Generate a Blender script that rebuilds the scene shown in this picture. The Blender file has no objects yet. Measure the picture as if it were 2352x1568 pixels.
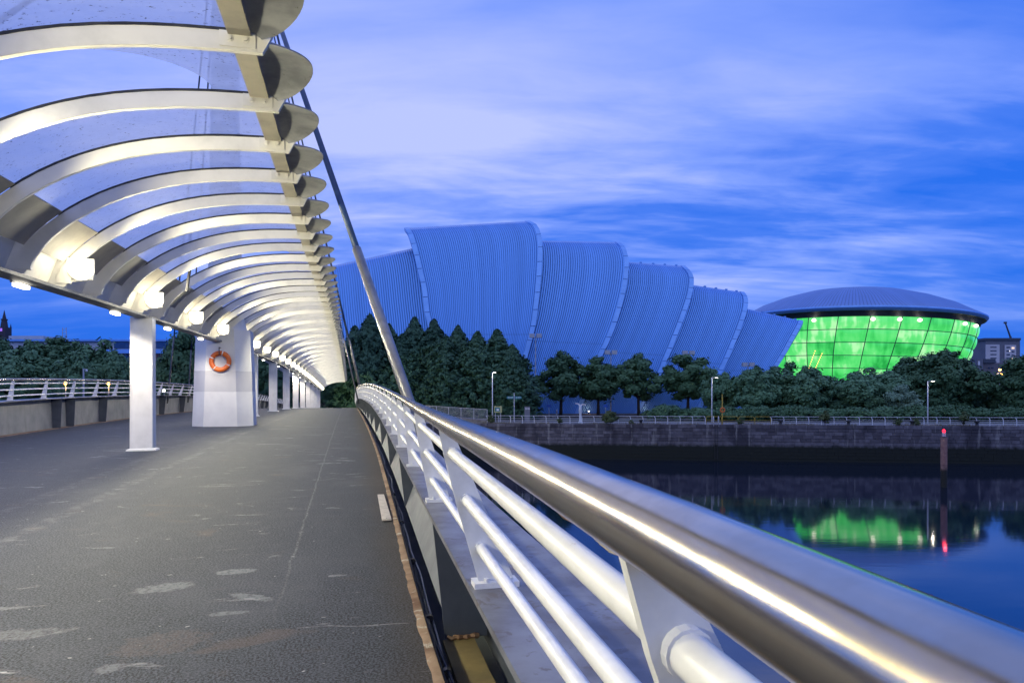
import bpy, math, random
from mathutils import Vector, Matrix

# ---------------------------------------------------------------- camera, sky, sun, exposure
scene = bpy.context.scene
EZ = 9.4                                  # eye height above the river
LAMP_W, SIDE_W = 570.0, 330.0               # watts of each lit canopy lamp and each small beam lamp
F, CX, HY = 1568.0, 1176.0, 905.0         # photo measured on a 2352 px wide copy
cam_data = bpy.data.cameras.new("camera")
cam_data.lens = 24.0
cam_data.sensor_width = 36.0
cam_data.shift_y = (HY - 784.0) / 2352.0
cam_data.clip_start = 0.03
cam_data.clip_end = 9000.0
camera = bpy.data.objects.new("camera", cam_data)
scene.collection.objects.link(camera)
camera.location = (0, 0, EZ)
camera.rotation_euler = (math.radians(90), 0, 0)
scene.camera = camera
scene.view_settings.view_transform = 'Standard'
scene.view_settings.look = 'None'
scene.view_settings.exposure = 0.0
scene.view_settings.gamma = 1.0
scene.view_settings.use_curve_mapping = False
scene.render.engine = 'CYCLES'
scene.cycles.max_bounces = 7
scene.cycles.diffuse_bounces = 3
scene.cycles.glossy_bounces = 3
scene.cycles.transparent_max_bounces = 24
scene.cycles.caustics_reflective = False
scene.cycles.caustics_refractive = False
scene.cycles.sample_clamp_indirect = 4.0
scene.cycles.use_denoising = True

SKY_A, SKY_B = 17.1, 5.7
SUN_EL, SUN_AZ = math.radians(2.0), math.radians(250.0)
world = bpy.data.worlds.new("World")
scene.world = world
world.use_nodes = True
wt = world.node_tree
for n in list(wt.nodes):
    wt.nodes.remove(n)


class NT:
    """small node-building helper"""
    def __init__(self, tree):
        self.t = tree

    def n(self, kind, **kw):
        node = self.t.nodes.new(kind)
        for k, v in kw.items():
            setattr(node, k, v)
        return node

    def l(self, a, b):
        self.t.links.new(a, b)

    def put(self, sock, v):
        if hasattr(v, 'is_linked'):
            self.l(v, sock)
        else:
            sock.default_value = v

    def math(self, op, a, b=0.0, c=0.0, clamp=False):
        m = self.n('ShaderNodeMath', operation=op)
        m.use_clamp = clamp
        self.put(m.inputs[0], a)
        self.put(m.inputs[1], b)
        if op in ('MULTIPLY_ADD', 'SMOOTH_MIN', 'SMOOTH_MAX', 'COMPARE', 'WRAP'):
            self.put(m.inputs[2], c)
        return m.outputs[0]

    def mix(self, f, a, b, blend='MIX'):
        m = self.n('ShaderNodeMix', data_type='RGBA', blend_type=blend)
        self.put(m.inputs[0], f)
        self.put(m.inputs[6], a if hasattr(a, 'is_linked') else (*a[:3], 1))
        self.put(m.inputs[7], b if hasattr(b, 'is_linked') else (*b[:3], 1))
        return m.outputs[2]

    def ramp(self, f, lo, hi, a=0.0, b=1.0, smooth=True):
        m = self.n('ShaderNodeMapRange')
        m.interpolation_type = 'SMOOTHSTEP' if smooth else 'LINEAR'
        self.put(m.inputs[0], f)
        for i, v in zip((1, 2, 3, 4), (lo, hi, a, b)):
            m.inputs[i].default_value = v
        return m.outputs[0]

    def noise(self, vec, scale, detail=3.0, rough=0.55, dist=0.0):
        m = self.n('ShaderNodeTexNoise')
        if vec is not None:
            self.l(vec, m.inputs['Vector'])
        m.inputs['Scale'].default_value = scale
        m.inputs['Detail'].default_value = detail
        m.inputs['Roughness'].default_value = rough
        m.inputs['Distortion'].default_value = dist
        return m.outputs['Fac']

    def mapping(self, vec, scale=(1, 1, 1), loc=(0, 0, 0), rot=(0, 0, 0)):
        m = self.n('ShaderNodeMapping')
        self.l(vec, m.inputs[0])
        m.inputs['Location'].default_value = loc
        m.inputs['Rotation'].default_value = rot
        m.inputs['Scale'].default_value = scale
        return m.outputs[0]


W = NT(wt)
tc = W.n('ShaderNodeTexCoord')
sep = W.n('ShaderNodeSeparateXYZ')
W.l(tc.outputs['Generated'], sep.inputs[0])
zz = W.math('MAXIMUM', sep.outputs[2], 0.0)
den = W.math('ADD', zz, 0.16)
comb = W.n('ShaderNodeCombineXYZ')
W.l(W.math('DIVIDE', sep.outputs[0], den), comb.inputs[0])
W.l(W.math('DIVIDE', sep.outputs[1], den), comb.inputs[1])
cl = W.mapping(comb.outputs[0], scale=(0.62, 1.5, 1), rot=(0, 0, math.radians(-8)), loc=(SKY_A, 0.55, 0.0))
streak = W.noise(cl, 1.7, 6.0, 0.55, 0.45)
broad = W.noise(W.mapping(comb.outputs[0], scale=(0.5, 0.7, 1), loc=(SKY_B, 1.7, 2.0)), 0.62, 2.0, 0.5, 0.2)
wisp = W.noise(W.mapping(comb.outputs[0], scale=(0.7, 2.2, 1), rot=(0, 0, math.radians(-12)), loc=(7.7, 2.2, 5.0)), 4.2, 5.0, 0.55, 0.5)
lift = W.ramp(zz, 0.03, 0.36, 0.07, 0.62, smooth=False)
sw = W.math('MULTIPLY', W.ramp(zz, 0.03, 0.20, 0.3, 1.0), W.ramp(zz, 0.22, 0.46, 1.0, 0.28))
c = W.math('ADD', lift, W.math('MULTIPLY', W.math('SUBTRACT', broad, 0.47), 2.1))
c = W.math('ADD', c, W.math('MULTIPLY', W.math('MULTIPLY', W.math('SUBTRACT', streak, 0.5), 1.9), sw))
c = W.math('ADD', c, W.math('MULTIPLY', W.math('MULTIPLY', W.math('SUBTRACT', wisp, 0.5), 0.7), sw))
c = W.math('MAXIMUM', W.math('MINIMUM', c, 1.0), 0.0)
cr = W.n('ShaderNodeValToRGB')
el = cr.color_ramp.elements
el[0].position = 0.0
el[0].color = (0.016, 0.140, 0.80, 1)
el[1].position = 1.0
el[1].color = (0.50, 0.57, 1.03, 1)
e = el.new(0.3)
e.color = (0.065, 0.195, 0.86, 1)
e = el.new(0.62)
e.color = (0.22, 0.345, 0.97, 1)
W.l(c, cr.inputs[0])
sky = W.n('ShaderNodeTexSky')
sky.sky_type = 'NISHITA'
sky.sun_disc = False
sky.sun_elevation = SUN_EL
sky.sun_rotation = SUN_AZ
bg1 = W.n('ShaderNodeBackground')
W.l(cr.outputs[0], bg1.inputs[0])
bg1.inputs[1].default_value = 1.0
bg2 = W.n('ShaderNodeBackground')
W.l(W.mix(1.0, sky.outputs[0], (0.15, 0.40, 1.0), 'MULTIPLY'), bg2.inputs[0])
bg2.inputs[1].default_value = 0.05
adds = W.n('ShaderNodeAddShader')
W.l(bg1.outputs[0], adds.inputs[0])
W.l(bg2.outputs[0], adds.inputs[1])
wo = W.n('ShaderNodeOutputWorld')
W.l(adds.outputs[0], wo.inputs[0])

sun_d = bpy.data.lights.new("sun", 'SUN')       # the last afterglow, almost nothing
sun_d.energy = 0.06
sun_d.angle = math.radians(20)
sun_d.color = (0.75, 0.8, 1.0)
sun = bpy.data.objects.new("sun", sun_d)
scene.collection.objects.link(sun)
sun.rotation_euler = (math.radians(70), 0, math.radians(-35))
sun.location = (-50, -50, 80)

# ---------------------------------------------------------------- helpers
COL = scene.collection
rnd = random.Random(7)


def P(x, y, Y):
    """photo position (2352 px copy) at depth Y -> world point"""
    return Vector(((x - CX) * Y / F, Y, EZ + (HY - y) * Y / F))


class MB:
    def __init__(self):
        self.v, self.f, self.uv = [], [], None

    def add(self, vs, fs):
        o = len(self.v)
        self.v.extend([tuple(p) for p in vs])
        self.f.extend([tuple(i + o for i in q) for q in fs])
        return self

    def hexa(self, p):
        return self.add(p, [(0, 3, 2, 1), (4, 5, 6, 7), (0, 1, 5, 4), (1, 2, 6, 5), (2, 3, 7, 6), (3, 0, 4, 7)])

    def box(self, c, s, rz=0.0):
        cx, cy, cz = c
        a, b, h = s[0] / 2, s[1] / 2, s[2] / 2
        cs, sn = math.cos(rz), math.sin(rz)
        pts = []
        for dz in (-h, h):
            for dx, dy in ((-a, -b), (a, -b), (a, b), (-a, b)):
                pts.append((cx + dx * cs - dy * sn, cy + dx * sn + dy * cs, cz + dz))
        return self.hexa(pts)

    def loft(self, rings, closed=True, caps=True):
        n = len(rings[0])
        o = len(self.v)
        for r in rings:
            self.v.extend([tuple(p) for p in r])
        m = n if closed else n - 1
        for i in range(len(rings) - 1):
            for j in range(m):
                k = (j + 1) % n
                self.f.append((o + i * n + j, o + i * n + k, o + (i + 1) * n + k, o + (i + 1) * n + j))
        if caps and closed:
            self.f.append(tuple(o + j for j in reversed(range(n))))
            self.f.append(tuple(o + (len(rings) - 1) * n + j for j in range(n)))
        return self

    def tube(self, path, r, n=8, caps=True):
        path = [Vector(p) for p in path]
        rs = r if isinstance(r, (list, tuple)) else [r] * len(path)
        rings = []
        prev = None
        for i, p in enumerate(path):
            t = (path[min(i + 1, len(path) - 1)] - path[max(i - 1, 0)]).normalized()
            if prev is None:
                a = Vector((0, 0, 1)) if abs(t.z) < 0.9 else Vector((1, 0, 0))
                s = t.cross(a).normalized()
            else:
                s = (prev - t * prev.dot(t)).normalized()
            prev = s
            b = s.cross(t)
            rings.append([p + (s * math.cos(2 * math.pi * k / n) + b * math.sin(2 * math.pi * k / n)) * rs[i] for k in range(n)])
        return self.loft(rings, True, caps)

    def prism(self, poly, axis_a, axis_b):
        """poly points at two offsets"""
        n = len(poly)
        vs = [Vector(p) + Vector(axis_a) for p in poly] + [Vector(p) + Vector(axis_b) for p in poly]
        fs = [tuple(reversed(range(n))), tuple(range(n, 2 * n))]
        fs += [(i, (i + 1) % n, (i + 1) % n + n, i + n) for i in range(n)]
        return self.add(vs, fs)

    def sphere(self, c, r, nu=10, nv=6):
        r3 = r if isinstance(r, (list, tuple)) else (r, r, r)
        rings = []
        for i in range(nv + 1):
            a = math.pi * (i + 0.02) / (nv + 0.04) - math.pi / 2
            rings.append([(c[0] + r3[0] * math.cos(a) * math.cos(2 * math.pi * k / nu), c[1] + r3[1] * math.cos(a) * math.sin(2 * math.pi * k / nu), c[2] + r3[2] * math.sin(a)) for k in range(nu)])
        return self.loft(rings, True, True)

    def mesh(self, name, m=None, smooth=False):
        me = bpy.data.meshes.new(name)
        me.from_pydata(self.v, [], self.f)
        if self.uv:
            lay = me.uv_layers.new(name="UVMap")
            for lp in me.loops:
                lay.data[lp.index].uv = self.uv[lp.vertex_index]
        if m:
            me.materials.append(m)
        if smooth:
            me.polygons.foreach_set('use_smooth', [True] * len(me.polygons))
        me.update()
        return me

    def build(self, name, m, parent=None, smooth=False, world=True):
        return link(name, self.mesh(name, m, smooth), parent, world)


def auto_smooth(o, deg=40):
    me = o.data
    try:
        me.set_sharp_from_angle(angle=math.radians(deg))
    except Exception:
        pass
    return o


def link(name, mesh, parent=None, world=True, basis=None):
    o = bpy.data.objects.new(name, mesh)
    COL.objects.link(o)
    if parent is not None:
        o.parent = parent
        if world and parent.type == 'EMPTY':
            o.matrix_parent_inverse = Matrix.Translation(-Vector(parent.location))
    if basis is not None:
        o.matrix_basis = basis
    return o


def tag(o, label=None, cat=None, group=None, kind=None):
    if label:
        o['label'] = label
    if cat:
        o['category'] = cat
    if group:
        o['group'] = group
    if kind:
        o['kind'] = kind
    return o


def thing(name, label, cat, loc=(0, 0, 0), group=None, rz=0.0, scale=None):
    o = bpy.data.objects.new(name, None)
    COL.objects.link(o)
    o.empty_display_size = 0.3
    o.location = loc
    o.rotation_euler = (0, 0, rz)
    if scale:
        o.scale = scale
    return tag(o, label, cat, group)


def structure(name, mb, m, smooth=False):
    return tag(mb.build(name, m, smooth=smooth), kind='structure')


# ---------------------------------------------------------------- materials
def new_mat(name):
    m = bpy.data.materials.new(name)
    m.use_nodes = True
    t = NT(m.node_tree)
    b = m.node_tree.nodes['Principled BSDF']
    return m, t, b


def coords(t, which='Object', shuffle=True):
    c_ = t.n('ShaderNodeTexCoord').outputs[which]
    if not shuffle:
        return c_
    oi = t.n('ShaderNodeObjectInfo')
    va = t.n('ShaderNodeVectorMath', operation='ADD')
    t.l(c_, va.inputs[0])
    t.l(t.math('MULTIPLY', oi.outputs['Random'], 37.0), va.inputs[1])
    return va.outputs[0]


def bump(t, b, h, strength=0.3, dist=0.01):
    bn = t.n('ShaderNodeBump')
    bn.inputs['Strength'].default_value = strength
    bn.inputs['Distance'].default_value = dist
    t.l(h, bn.inputs['Height'])
    t.l(bn.outputs[0], b.inputs['Normal'])


def paint(name, c1, c2=None, scale=3.0, rough=0.45, metal=0.0, lo=0.35, hi=0.7, bumps=0.0, rust=None, rust_lo=0.66, rust_scale=6.0, streak=None, vary=0.0, shuffle=True, spec=0.5):
    m, t, b = new_mat(name)
    v = coords(t, shuffle=shuffle)
    nz = t.noise(v, scale, 5.0, 0.6)
    col = t.mix(t.ramp(nz, lo, hi), c1, c2 or c1)
    if streak:
        s = t.noise(t.mapping(v, scale=streak), 4.0, 4.0, 0.6)
        col = t.mix(t.ramp(s, 0.5, 0.75, 0.0, 0.5), col, tuple(x * 0.62 for x in (c2 or c1)))
    if rust:
        r = t.noise(v, rust_scale, 6.0, 0.68, 0.4)
        col = t.mix(t.ramp(r, rust_lo, rust_lo + 0.08), col, rust)
    if vary:
        oi = t.n('ShaderNodeObjectInfo')
        f = t.math('MULTIPLY_ADD', oi.outputs['Random'], 2 * vary, 1 - vary)
        vm = t.n('ShaderNodeVectorMath', operation='SCALE')
        t.l(col, vm.inputs[0])
        t.l(f, vm.inputs[3])
        col = vm.outputs[0]
    t.l(col, b.inputs['Base Color'])
    b.inputs['Metallic'].default_value = metal
    b.inputs['Specular IOR Level'].default_value = spec
    t.l(t.math('ADD', t.math('MULTIPLY', nz, 0.25), rough - 0.12), b.inputs['Roughness'])
    if bumps:
        bump(t, b, t.noise(v, scale * 8, 4.0, 0.6), bumps, 0.01)
    return m


def glow(name, colr, strength):
    m, t, b = new_mat(name)
    b.inputs['Base Color'].default_value = (*colr, 1)
    b.inputs['Emission Color'].default_value = (*colr, 1)
    b.inputs['Emission Strength'].default_value = strength
    return m


M = {}
M['white'] = paint('white_paint', (0.80, 0.79, 0.75), (0.70, 0.69, 0.65), 2.2, 0.42, rust=(0.30, 0.15, 0.06), rust_lo=0.735, streak=(1, 1, 0.15))
M['rail_white'] = paint('white_rail_paint', (0.80, 0.80, 0.77), (0.66, 0.66, 0.63), 7.0, 0.36, rust=(0.26, 0.14, 0.07), rust_lo=0.70, rust_scale=10.0, bumps=0.05)
M['rib'] = paint('rib_paint', (0.80, 0.78, 0.72), (0.62, 0.61, 0.57), 1.6, 0.45, rust=(0.33, 0.19, 0.08), rust_lo=0.72, rust_scale=9.0, lo=0.42, hi=0.8, bumps=0.04)
M['soffit'] = paint('soffit_paint', (0.40, 0.37, 0.31), (0.30, 0.28, 0.25), 2.5, 0.55, rust=(0.16, 0.10, 0.06), rust_lo=0.70, rust_scale=12.0)
M['visor'] = paint('visor_paint', (0.29, 0.30, 0.325), (0.20, 0.21, 0.23), 4.0, 0.5, rust=(0.09, 0.085, 0.08), rust_lo=0.63, rust_scale=14.0, bumps=0.03)
M['steel'] = paint('brushed_steel', (0.66, 0.58, 0.47), (0.55, 0.47, 0.37), 9.0, 0.175, metal=1.0, bumps=0.01)
M['girder'] = paint('girder_grey_paint', (0.19, 0.20, 0.21), (0.14, 0.15, 0.165), 2.0, 0.5, rust=(0.17, 0.10, 0.05), rust_lo=0.70, rust_scale=3.0, streak=(1, 1, 0.2))
M['slate'] = paint('slate_and_shade_paint', (0.068, 0.082, 0.108), (0.05, 0.062, 0.085), 3.0, 0.5, rust=(0.09, 0.06, 0.04), rust_lo=0.72, rust_scale=5.0)  # slate parts, plus painted shade on stiffeners, gap sheet and shell ends
M['ledge'] = paint('ledge_paint', (0.21, 0.215, 0.235), (0.115, 0.11, 0.115), 3.4, 0.32, rust=(0.11, 0.09, 0.08), rust_lo=0.56, rust_scale=9.0, streak=(0.15, 1, 1), bumps=0.03)
M['mustard'] = paint('mustard_dirt', (0.20, 0.155, 0.06), (0.13, 0.10, 0.045), 4.0, 0.6)
M['rust'] = paint('rusty_edge', (0.30, 0.20, 0.12), (0.13, 0.065, 0.032), 3.0, 0.75, bumps=0.5, rust=(0.42, 0.38, 0.30), rust_lo=0.58, rust_scale=4.0, shuffle=False)
M['black'] = paint('black_rubber', (0.015, 0.016, 0.02), (0.035, 0.036, 0.04), 6.0, 0.45)
M['black_blue'] = paint('dark_blue_sheath', (0.012, 0.022, 0.05), (0.02, 0.03, 0.06), 6.0, 0.35)
M['cable'] = paint('stay_cable_blue_grey', (0.03, 0.07, 0.16), (0.022, 0.05, 0.12), 4.0, 0.35)
M['sheath'] = paint('stay_sheath_steel', (0.26, 0.26, 0.26), (0.18, 0.18, 0.19), 5.0, 0.35, metal=0.5)
M['concrete_white'] = paint('white_washed_concrete', (0.74, 0.74, 0.73), (0.66, 0.66, 0.66), 1.5, 0.6, bumps=0.06, rust=(0.5, 0.48, 0.44), rust_lo=0.7)
M['concrete_grey'] = paint('grey_touch_up_paint', (0.55, 0.55, 0.57), (0.50, 0.50, 0.52), 1.5, 0.6, bumps=0.06)
M['orange'] = paint('lifebuoy_orange', (0.75, 0.16, 0.015), (0.62, 0.11, 0.01), 9.0, 0.4)
M['reflect'] = paint('reflective_tape', (0.78, 0.78, 0.76), (0.7, 0.7, 0.7), 9.0, 0.3)
M['lens'] = glow('lamp_lens', (1.0, 0.91, 0.66), 11.0)
M['lens_small'] = glow('small_lamp_lens', (1.0, 0.93, 0.76), 9.0)
M['dark_metal'] = paint('dark_metal', (0.05, 0.05, 0.055), (0.035, 0.035, 0.04), 5.0, 0.4)
M['board'] = paint('pale_board', (0.60, 0.55, 0.48), (0.48, 0.43, 0.37), 9.0, 0.6)
M['quay_white'] = paint('quay_railing_white', (0.80, 0.82, 0.84), (0.66, 0.68, 0.70), 3.0, 0.45)
M['yellow'] = paint('yellow_paint', (0.62, 0.45, 0.06), (0.45, 0.32, 0.05), 3.0, 0.5)
M['galv'] = paint('galvanised_post', (0.50, 0.52, 0.54), (0.40, 0.42, 0.44), 3.0, 0.5, metal=0.3)
M['teal'] = paint('teal_sign', (0.02, 0.20, 0.24), (0.02, 0.17, 0.21), 6.0, 0.4)
M['bark'] = paint('bark', (0.055, 0.042, 0.032), (0.035, 0.028, 0.022), 6.0, 0.9, bumps=0.4)
M['lead'] = paint('slate_dark_stone', (0.05, 0.05, 0.065), (0.035, 0.035, 0.045), 1.0, 0.8)

# asphalt deck -----------------------------------------------------------
m, t, b = new_mat('deck_asphalt')
M['asphalt'] = m
uv = t.n('ShaderNodeUVMap').outputs[0]
su = t.n('ShaderNodeSeparateXYZ')
t.l(uv, su.inputs[0])
fine = t.noise(uv, 62.0, 2.0, 0.75)
grit = t.noise(uv, 34.0, 3.0, 0.65)
mid = t.noise(uv, 5.0, 5.0, 0.6)
big = t.noise(t.mapping(uv, scale=(0.6, 0.9, 1)), 0.8, 4.0, 0.55, 0.6)
col = t.mix(t.ramp(fine, 0.40, 0.62), (0.0065, 0.008, 0.0115), (0.068, 0.078, 0.098))
col = t.mix(t.ramp(grit, 0.58, 0.70, 0.0, 0.6), col, (0.105, 0.117, 0.142))
col = t.mix(t.ramp(mid, 0.42, 0.75, 0.0, 0.30), col, (0.068, 0.075, 0.09))
col = t.mix(t.ramp(big, 0.52, 0.75, 0.0, 0.40), col, (0.082, 0.088, 0.1))
brown = t.noise(t.mapping(uv, scale=(1.6, 1.1, 1), loc=(4, 2, 0)), 1.1, 4.0, 0.6, 0.5)
col = t.mix(t.ramp(brown, 0.60, 0.76, 0.0, 0.35), col, (0.12, 0.085, 0.062))
# pale worn scuffs lying across the walkway
scf = t.noise(t.mapping(uv, scale=(2.6, 0.8, 1), loc=(1.2, 6.5, 0)), 1.5, 7.0, 0.66, 0.9)
thin = t.noise(uv, 22.0, 4.0, 0.7)
scm = t.math('MULTIPLY', t.ramp(scf, 0.605, 0.68), t.ramp(thin, 0.34, 0.52), clamp=True)
col = t.mix(t.math('MULTIPLY', scm, 0.5), col, (0.33, 0.33, 0.34))
chips = t.noise(t.mapping(uv, scale=(2.2, 1, 1)), 9.0, 3.0, 0.55)
col = t.mix(t.ramp(chips, 0.715, 0.735, 0.0, 0.85), col, (0.40, 0.40, 0.40))
# trodden pale and rusty patches
def patch(cu, cv, ru_, rv_, ang, colr, amt):
    global col
    mp = t.mapping(uv, loc=(-cu, -cv, 0))
    mp2 = t.n('ShaderNodeMapping', vector_type='POINT')
    t.l(mp, mp2.inputs[0])
    mp2.inputs['Rotation'].default_value = (0, 0, ang)
    mp3 = t.mapping(mp2.outputs[0], scale=(1 / ru_, 1 / rv_, 1))
    ln = t.n('ShaderNodeVectorMath', operation='LENGTH')
    t.l(mp3, ln.inputs[0])
    d = t.math('ADD', ln.outputs['Value'], t.math('MULTIPLY', t.math('SUBTRACT', t.noise(uv, 9.0, 5.0, 0.7), 0.5), 1.7))
    msk = t.math('MULTIPLY', t.ramp(d, 0.75, 1.05, amt, 0.0), t.ramp(thin, 0.36, 0.56, 0.25, 1.0))
    col = t.mix(msk, col, colr)


patch(6.0, -1.45, 0.13, 0.24, 0.3, (0.24, 0.245, 0.26), 0.45)
patch(6.36, -0.97, 0.10, 0.17, 0.1, (0.26, 0.265, 0.28), 0.5)
patch(5.6, -0.74, 0.07, 0.20, -0.6, (0.25, 0.255, 0.27), 0.45)
patch(5.25, -0.86, 0.05, 0.14, 0.0, (0.25, 0.255, 0.27), 0.42)
patch(4.75, -1.15, 0.22, 0.30, 0.2, (0.13, 0.10, 0.085), 0.32)
patch(4.15, -2.0, 0.25, 0.40, 0.2, (0.12, 0.085, 0.065), 0.32)
patch(5.1, -2.4, 0.12, 0.60, 0.05, (0.20, 0.205, 0.215), 0.4)
patch(4.4, -1.35, 0.07, 0.10, 0.0, (0.22, 0.225, 0.24), 0.45)
patch(5.7, -2.6, 0.05, 0.30, 0.05, (0.25, 0.255, 0.27), 0.42)
# long joint crack and two faint wheel-worn lines
wob = t.math('MULTIPLY', t.math('SUBTRACT', t.noise(uv, 1.6, 5.0, 0.7), 0.5), 0.10)


def line_at(v0, w, slope=0.0):
    d = t.math('SUBTRACT', t.math('ADD', su.outputs[1], wob), t.math('MULTIPLY_ADD', su.outputs[0], slope, v0))
    return t.ramp(t.math('ABSOLUTE', d), w * 0.3, w, 1.0, 0.0)


col = t.mix(t.math('MULTIPLY', line_at(-0.52, 0.018), t.math('MULTIPLY', t.ramp(grit, 0.42, 0.6, 0.0, 0.5), t.ramp(su.outputs[0], 4.0, 8.0))), col, (0.24, 0.24, 0.24))
col = t.mix(t.math('MULTIPLY', line_at(-3.55, 0.14, 0.012), t.ramp(mid, 0.4, 0.65, 0.0, 0.20)), col, (0.22, 0.22, 0.225))
col = t.mix(t.math('MULTIPLY', line_at(-4.35, 0.14, 0.01), t.ramp(mid, 0.4, 0.65, 0.0, 0.16)), col, (0.2, 0.2, 0.205))
# damp brown dirt along the right-hand edge
edge = t.ramp(t.math('ADD', su.outputs[1], t.math('MULTIPLY', t.math('SUBTRACT', big, 0.5), 0.5)), 0.12, 0.55)
col = t.mix(t.math('MULTIPLY', edge, 0.55), col, (0.055, 0.040, 0.026))
lime = t.noise(uv, 30.0, 2.0, 0.5)
col = t.mix(t.math('MULTIPLY', t.ramp(lime, 0.72, 0.76), edge), col, (0.30, 0.29, 0.26))
t.l(col, b.inputs['Base Color'])
b.inputs['Roughness'].default_value = 0.78
b.inputs['Specular IOR Level'].default_value = 0.35
hgt = t.math('ADD', t.math('MULTIPLY', fine, 0.7), t.math('MULTIPLY', grit, 0.5))
bump(t, b, hgt, 0.75, 0.006)

# roof sheets: clear plastic gone milky and speckled ---------------------
m, t, b = new_mat('roof_sheet')
M['glazing'] = m
v = coords(t)
dirt = t.noise(v, 2.2, 4.0, 0.6)
spk = t.noise(t.mapping(v, scale=(0.8, 1.3, 1)), 26.0, 4.0, 0.7)
spk2 = t.noise(t.mapping(v, scale=(1, 2.5, 1)), 6.0, 5.0, 0.7)
out = m.node_tree.nodes['Material Output']
tr = t.n('ShaderNodeBsdfTransparent')
tr.inputs[0].default_value = (0.93, 0.95, 1.0, 1)
tl = t.n('ShaderNodeBsdfTranslucent')
tl.inputs[0].default_value = (0.72, 0.76, 0.86, 1)
df = t.n('ShaderNodeBsdfDiffuse')
df.inputs[0].default_value = (0.34, 0.35, 0.38, 1)
dk = t.n('ShaderNodeBsdfDiffuse')
dk.inputs[0].default_value = (0.035, 0.035, 0.04, 1)
gl = t.n('ShaderNodeBsdfGlossy')
gl.inputs['Roughness'].default_value = 0.38
s1 = t.n('ShaderNodeMixShader')
s1.inputs[0].default_value = 0.16
t.l(tl.outputs[0], s1.inputs[1])
t.l(df.outputs[0], s1.inputs[2])
s2 = t.n('ShaderNodeMixShader')
t.l(t.ramp(dirt, 0.3, 0.75, 0.66, 0.86), s2.inputs[0])
t.l(tr.outputs[0], s2.inputs[1])
t.l(s1.outputs[0], s2.inputs[2])
s3 = t.n('ShaderNodeMixShader')
t.l(t.math('MULTIPLY', t.ramp(spk, 0.600, 0.640), t.ramp(spk2, 0.44, 0.58), clamp=True), s3.inputs[0])
t.l(s2.outputs[0], s3.inputs[1])
t.l(dk.outputs[0], s3.inputs[2])
s4 = t.n('ShaderNodeMixShader')
fr = t.n('ShaderNodeFresnel')
fr.inputs[0].default_value = 1.4
t.l(t.math('MULTIPLY', fr.outputs[0], 0.5), s4.inputs[0])
t.l(s3.outputs[0], s4.inputs[1])
t.l(gl.outputs[0], s4.inputs[2])
t.l(s4.outputs[0], out.inputs[0])

# standing-seam metal (UV: x counts the seams) ----------------------------
def seam_metal(name, base, rough, metal, depth=0.9, hline=None):
    m, t, b = new_mat(name)
    uv = t.n('ShaderNodeUVMap').outputs[0]
    s = t.n('ShaderNodeSeparateXYZ')
    t.l(uv, s.inputs[0])
    fr_ = t.math('FRACT', s.outputs[0])
    d = t.math('ABSOLUTE', t.math('SUBTRACT', fr_, 0.5))
    rid = t.ramp(d, 0.27, 0.48)
    tone = t.noise(t.mapping(uv, scale=(0.35, 0.5, 1)), 0.6, 4.0, 0.6)
    pan = t.n('ShaderNodeTexWhiteNoise', noise_dimensions='1D')
    t.l(t.math('FLOOR', s.outputs[0]), pan.inputs['W'])
    col = t.mix(t.ramp(tone, 0.3, 0.7), tuple(x * 0.88 for x in base), base)
    col = t.mix(t.math('MULTIPLY', pan.outputs[0], 0.10), col, tuple(x * 0.6 for x in base))
    col = t.mix(t.math('MULTIPLY', rid, 0.5), col, tuple(x * 0.35 for x in base))
    if hline:
        fy = t.math('ABSOLUTE', t.math('SUBTRACT', t.math('FRACT', t.math('MULTIPLY', s.outputs[1], hline)), 0.5))
        col = t.mix(t.ramp(fy, 0.004, 0.010, 0.2, 0.0), col, tuple(x * 0.4 for x in base))
    t.l(col, b.inputs['Base Color'])
    b.inputs['Metallic'].default_value = metal
    b.inputs['Roughness'].default_value = rough
    bump(t, b, rid, depth, 0.35)
    return m


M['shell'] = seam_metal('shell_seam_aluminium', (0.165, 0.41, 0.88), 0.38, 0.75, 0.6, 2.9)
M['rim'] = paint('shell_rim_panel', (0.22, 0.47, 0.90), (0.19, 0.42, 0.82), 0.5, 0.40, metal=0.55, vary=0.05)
M['roof_seam'] = seam_metal('arena_roof_seam', (0.20, 0.34, 0.66), 0.45, 0.7, 0.25)

# water ------------------------------------------------------------------
m, t, b = new_mat('river_water')
M['water'] = m
v = t.n('ShaderNodeTexCoord').outputs['Object']
b.inputs['Base Color'].default_value = (0.002, 0.009, 0.026, 1)
b.inputs['Roughness'].default_value = 0.055
b.inputs['IOR'].default_value = 2.0
b.inputs['Specular IOR Level'].default_value = 0.5
w1 = t.noise(t.mapping(v, scale=(0.5, 1.6, 1)), 0.9, 3.0, 0.5)
w2 = t.noise(t.mapping(v, scale=(0.05, 0.12, 1)), 1.0, 2.0, 0.5)
bump(t, b, t.math('ADD', t.math('MULTIPLY', w1, 0.5), w2), 0.10, 0.05)

# ground, stone ------------------------------------------------------------
m, t, b = new_mat('bank_ground')
M['ground'] = m
v = t.n('ShaderNodeTexCoord').outputs['Object']
n1 = t.noise(v, 0.12, 5.0, 0.6)
n2 = t.noise(v, 3.0, 4.0, 0.6)
col = t.mix(t.ramp(n1, 0.42, 0.6), (0.06, 0.06, 0.062), (0.045, 0.055, 0.03))
col = t.mix(t.ramp(n2, 0.4, 0.7, 0, 0.5), col, (0.09, 0.088, 0.08))
t.l(col, b.inputs['Base Color'])
b.inputs['Roughness'].default_value = 0.9
M['promenade'] = paint('promenade_paving', (0.20, 0.195, 0.19), (0.13, 0.125, 0.12), 0.8, 0.8, shuffle=False)

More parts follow.
